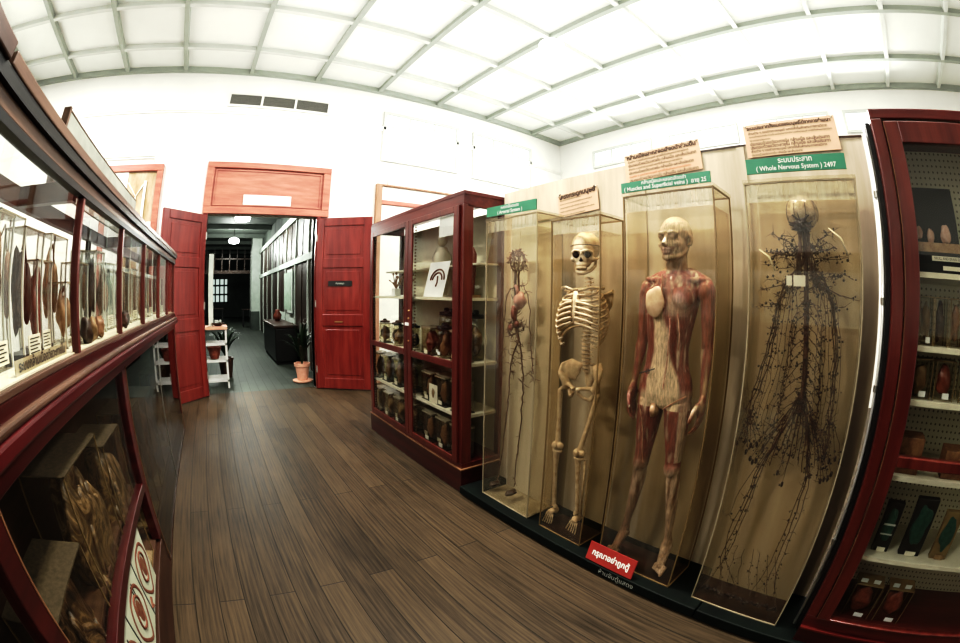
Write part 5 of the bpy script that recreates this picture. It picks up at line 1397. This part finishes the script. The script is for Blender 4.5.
# ================================================================== RIGHT CABINET
RX0, RX1, RY1, RY0, RH = 1.50, 1.86, -.158, -1.75, 2.09
t = thing('wall_cabinet', 'tall dark red cabinet with open shelves of specimens at right edge of photo', 'cabinet', (1.68, -.95, 0))
RC = t
MB().box(RX0-.01, RX1, RY0, RY1, 0, .145).build('plinth', 'maroon', t)
MB().box(RX0-.018, RX1, RY0, RY1+.0, .145, .155).build('plinth_edge', 'redh', t)
MB().box(RX0, RX1, RY0, RY1, .155, .21).build('bottom_rail', 'redh', t)
MB().box(RX0, RX1, RY0, RY1, 2.05, RH).build('top_board', 'redh', t, bevel=.004)
MB().box(RX0, RX0+.03, RY0, RY1, .21, 2.05) if False else None
MB().box(RX0, RX1, RY1-.05, RY1, .21, 2.05).build('side_post', 'red', t, bevel=.003)
MB().box(RX0, RX1, RY0, RY0+.05, .21, 2.05).build('side_post', 'red', t, bevel=.003)
MB().box(RX1-.012, RX1, RY0+.05, RY1-.05, .21, 2.05).build('peg_board', 'peg', t)
d = MB().box(RX0-.014, RX0+.02, RY1-.118, RY1-.054, .215, 2.035).box(RX0-.014, RX0+.02, RY0+.054, RY0+.118, .215, 2.035)
d.box(RX0-.014, RX0+.02, RY0+.118, RY1-.118, 1.955, 2.035).box(RX0-.014, RX0+.02, RY0+.118, RY1-.118, .215, .225).box(RX0-.014, RX0+.02, RY0+.118, RY1-.118, .898, .936)
dd = d.build('door', 'red', t, bevel=.003)
MB().quad((RX0, RY0+.118, .225), (RX0, RY1-.118, .225), (RX0, RY1-.118, .898), (RX0, RY0+.118, .898)).build('lower_pane', 'glass', dd)
MB().quad((RX0, RY0+.118, .936), (RX0, RY1-.118, .936), (RX0, RY1-.118, 1.955), (RX0, RY0+.118, 1.955)).build('upper_pane', 'glass', dd)
MB().box(RX0-.016, RX0-.013, RY1-.056, RY1-.053, .22, 2.03).build('door_edge', 'gold', dd)
for z in (1.515, 1.278, 1.100, .835, .505): MB().box(RX0+.03, RX1-.013, RY0+.05, RY1-.05, z, z+.018).build('shelf', 'cream', t)
# contents
t = thing('display_tray', 'black slanted display tray with three pink slices on right cabinet top shelf', 'tray', (1.62, -.42, 1.533))
MB().obox((1.66, -.40, 1.74), (.25, 0, 1), (0, 1, 0), (1, 0, -.25), .11, .11, .006).build('tray_back', 'black', t)
MB().box(1.545, 1.66, -.52, -.285, 1.60, 1.632).build('tray_ledge', 'org_tan', t)
MB().box(1.54, 1.70, -.52, -.285, 1.534, 1.60).build('tray_base', 'black', t)
MB().box(1.5385, 1.540, -.515, -.345, 1.572, 1.588).box(1.5385, 1.540, -.515, -.395, 1.543, 1.557).build('name_strip', 'cream', t)
text_part('strip_lettering', 'SKULL AND BRAIN SLICES', 'ink', t, (1.538, -.43, 1.58), (0, -1, 0), (0, 0, 1), .013, width=.15)
for y, z, rr_ in ((-.30, 1.665, .022), (-.352, 1.655, .024), (-.425, 1.665, .032)):
    o = lump(1.57, y, z, .010, rr_*.75, rr_, int(-y*100), .2).build('pink_slice', 'org_pink', t, smooth=True)
g = 'jars in the right cabinet'
def rjar(lab, y, z, w, d_, h, of, om, fluid='liq2', card=True, x=1.60):
    # card side faces the aisle (-x): build mirrored by hand
    t = thing('specimen_jar', lab, 'jar', (x, y, z), g)
    b = MB(); e = .004
    for sx in (-1, 1):
        for sy in (-1, 1): b.box(x+sx*d_/2-(e if sx > 0 else 0), x+sx*d_/2+(e if sx < 0 else 0), y+sy*w/2-(e if sy > 0 else 0), y+sy*w/2+(e if sy < 0 else 0), z, z+h)
    b.box(x-d_/2, x+d_/2, y-w/2, y+w/2, z+h-.004, z+h).build('jar_edges', 'edge_d', t)
    MB().box(x-d_/2+.001, x+d_/2-.001, y-w/2+.001, y+w/2-.001, z+.004, z+h-.004).build('jar_glass', fluid, t)
    of(x, y, z, w, d_, h).build('preserved_specimen', om, t, smooth=True)
    if card: MB().box(x-d_/2-.0015, x-d_/2, y-w*.28, y+w*.05, z+.008, z+.028).build('label_card', 'paperw', t)
    return t
for k, y in enumerate((-.325, -.395, -.47, -.545)):
    rjar('amber jar, %s from door post, on right cabinet shelf below black tray' % ORD[k], y, 1.297, .066, .08, .16, org_round(70+k), ('org_tan', 'org_dark', 'org_br', 'org_br')[k], card=k == 0)
for k, y in enumerate((-.325, -.44, -.57)):
    rjar('low jar with round slice, %s from door post, right cabinet third shelf' % ORD[k], y, 1.1185, .10, .07, .135, org_round(80+k), ('org_tan', 'org_red', 'org_br')[k])
t = thing('wooden_tray', 'shallow empty tan tray on the bare shelf behind middle rail', 'tray', (1.60, -.33, .944))
MB().box(1.56, 1.66, -.40, -.29, .8535, .985).build('tray_box', 'org_br', t, bevel=.003)
t = thing('wooden_tray', 'long tan tray farther right on the bare shelf behind middle rail', 'tray', (1.60, -.62, .944))
MB().box(1.56, 1.66, -.75, -.52, .8535, .955).build('tray_box', 'org_br', t, bevel=.003)
for k, (y, w, h) in enumerate(((-.36, .085, .21), (-.52, .115, .24), (-.69, .10, .20))):
    q = thing('mounted_slice', ['dark banded green slice in small clear mount, left on lower shelf', 'large dark green slice in clear mount, middle of lower shelf', 'pale mount with round green slice, right on lower shelf'][k], 'specimen', (1.60, y, .5235), 'mounted green slices in the right cabinet')
    MB().box(1.585, 1.615, y-w/2, y+w/2, .524, .524+h).build('mount_block', 'edge_d' if k == 2 else 'black', q, bevel=.003)
    lump(1.584, y, .524+h*.56, .004, w*.36, h*.34, 90+k, .25).build('green_slice', 'org_green', q, smooth=True)
    if k == 0: build_each(MB().box(1.578, 1.58, y-.03, y+.03, .64, .648).box(1.578, 1.58, y-.03, y+.03, .60, .606), 'pale_band', 'greywhite', q)
    MB().box(1.578, 1.582, y-w*.3, y+w*.2, .526, .545).build('label_card', 'org_tan' if k == 2 else 'cream', q)
for k, y in enumerate((-.40, -.58)):
    rjar(['brown specimen jar on bottom shelf nearest the door post, white tags above', 'brown specimen jar second on the bottom shelf, white tags above'][k], y, .2105, .15, .09, .17, org_round(95+k), 'org_red')
    for j, (dy, dz) in enumerate(((.04, .20), (-.03, .195))):
        o = MB().box(1.57, 1.572, y+dy-.018, y+dy+.018, .2105+.172, .2105+.19).build('paper_tag', 'greywhite', at=(1.57, y+dy, .382)); tag(o, ['left', 'right'][j] + ' small white tag on top of the ' + ['first', 'second'][k] + ' bottom shelf jar in right cabinet', 'tag')

# ================================================================== LIGHTS
def area(name, loc, size, energy, rot=(0, 0, 0), col=(1, 1, .97), sy=None):
    l = bpy.data.lights.new(name, 'AREA'); l.energy = energy; l.size = size; l.color = col
    if sy: l.shape = 'RECTANGLE'; l.size_y = sy
    o = bpy.data.objects.new(name, l); o.location = loc; o.rotation_euler = rot; C.objects.link(o); return o
area('overhead_fill', (1.15, 2.0, 4.72), .5, 270, (0, 0, 0), sy=1.0, col=(1, .95, .86))  # added fill above the aisle, no fixture modelled
area('overhead_fill', (1.1, -.7, 4.72), .5, 120, (0, 0, 0), sy=1.0, col=(1, .95, .86))  # added fill behind the camera side, out of view
area('overhead_fill', (4.2, 2.4, 4.72), .5, 260, (0, 0, 0), sy=1.2)  # added fill for the right part of the room
area('overhead_fill', (-2.6, 3.4, 4.72), .5, 260, (0, 0, 0), sy=1.2)  # added fill to whiten the far wall behind the showcase
area('ceiling_wash_fill', (2.4, 2.2, 3.3), 6, 170, (pi, 0, 0), sy=7)  # unseen upward fill added to brighten ceiling and upper walls
area('window_light', (XR-.3, 1.6, 4.2), .6, 120, (0, radians(80), 0), sy=6)
p = bpy.data.lights.new('corridor_bulb', 'POINT'); p.energy = 230; p.shadow_soft_size = .2; p.color = (.95, 1, .94)
for loc in ((.48, 9.9, 2.95), (.43, 14.3, 2.95)):
    o = bpy.data.objects.new('corridor_bulb', p); o.location = loc; C.objects.link(o)

area('corridor_fill', (.1, 8.2, 3.3), .6, 45, (0, 0, 0), col=(.95, 1, .94))  # added fill just beyond the doorway, besides the hanging lamps
area('corridor_fill', (.4, 19, 3.3), .6, 60, (0, 0, 0), col=(.95, 1, .94))  # weak fill added to lift the dark far end
w = bpy.data.worlds.new('world'); bpy.context.scene.world = w; w.use_nodes = True
w.node_tree.nodes['Background'].inputs[0].default_value = (.9, 1, .95, 1); w.node_tree.nodes['Background'].inputs[1].default_value = .3

# ================================================================== CAMERA (15.5 mm equisolid fisheye)
cam = bpy.data.cameras.new('camera'); cam.type = 'PANO'
cam.panorama_type = 'FISHEYE_EQUISOLID'; cam.sensor_fit = 'HORIZONTAL'; cam.sensor_width = 36; cam.sensor_height = 24.1125
cam.fisheye_lens = 414.578/960*36; cam.fisheye_fov = radians(220); cam.clip_start = .02; cam.clip_end = 200
co = bpy.data.objects.new('camera', cam); C.objects.link(co)
Rw = Matrix(((0.8042141102640481, -0.5941876502354604, 0.013442513152961008), (0.02887669972877417, 0.06165455023978436, 0.9976797345077748), (-0.593637769237251, -0.801959944599724, 0.06674163762321353)))
co.matrix_world = Matrix.Translation((0, 0, 1.4)) @ Rw.transposed().to_4x4()
sc = bpy.context.scene; sc.camera = co

sc.view_settings.view_transform = 'Standard'; sc.view_settings.look = 'None'
sc.view_settings.exposure = 0.0; sc.view_settings.gamma = 1.0
sc.view_settings.use_curve_mapping = True
cm = sc.view_settings.curve_mapping; cv = cm.curves[3]
for q in ((.05, .018), (.2, .15), (.5, .56)): cv.points.new(*q)
cm.update()
sc.cycles.transparent_max_bounces = 32; sc.cycles.max_bounces = 8; sc.cycles.diffuse_bounces = 4
sc.cycles.glossy_bounces = 4; sc.cycles.caustics_reflective = False; sc.cycles.caustics_refractive = False
sc.cycles.use_denoising = True
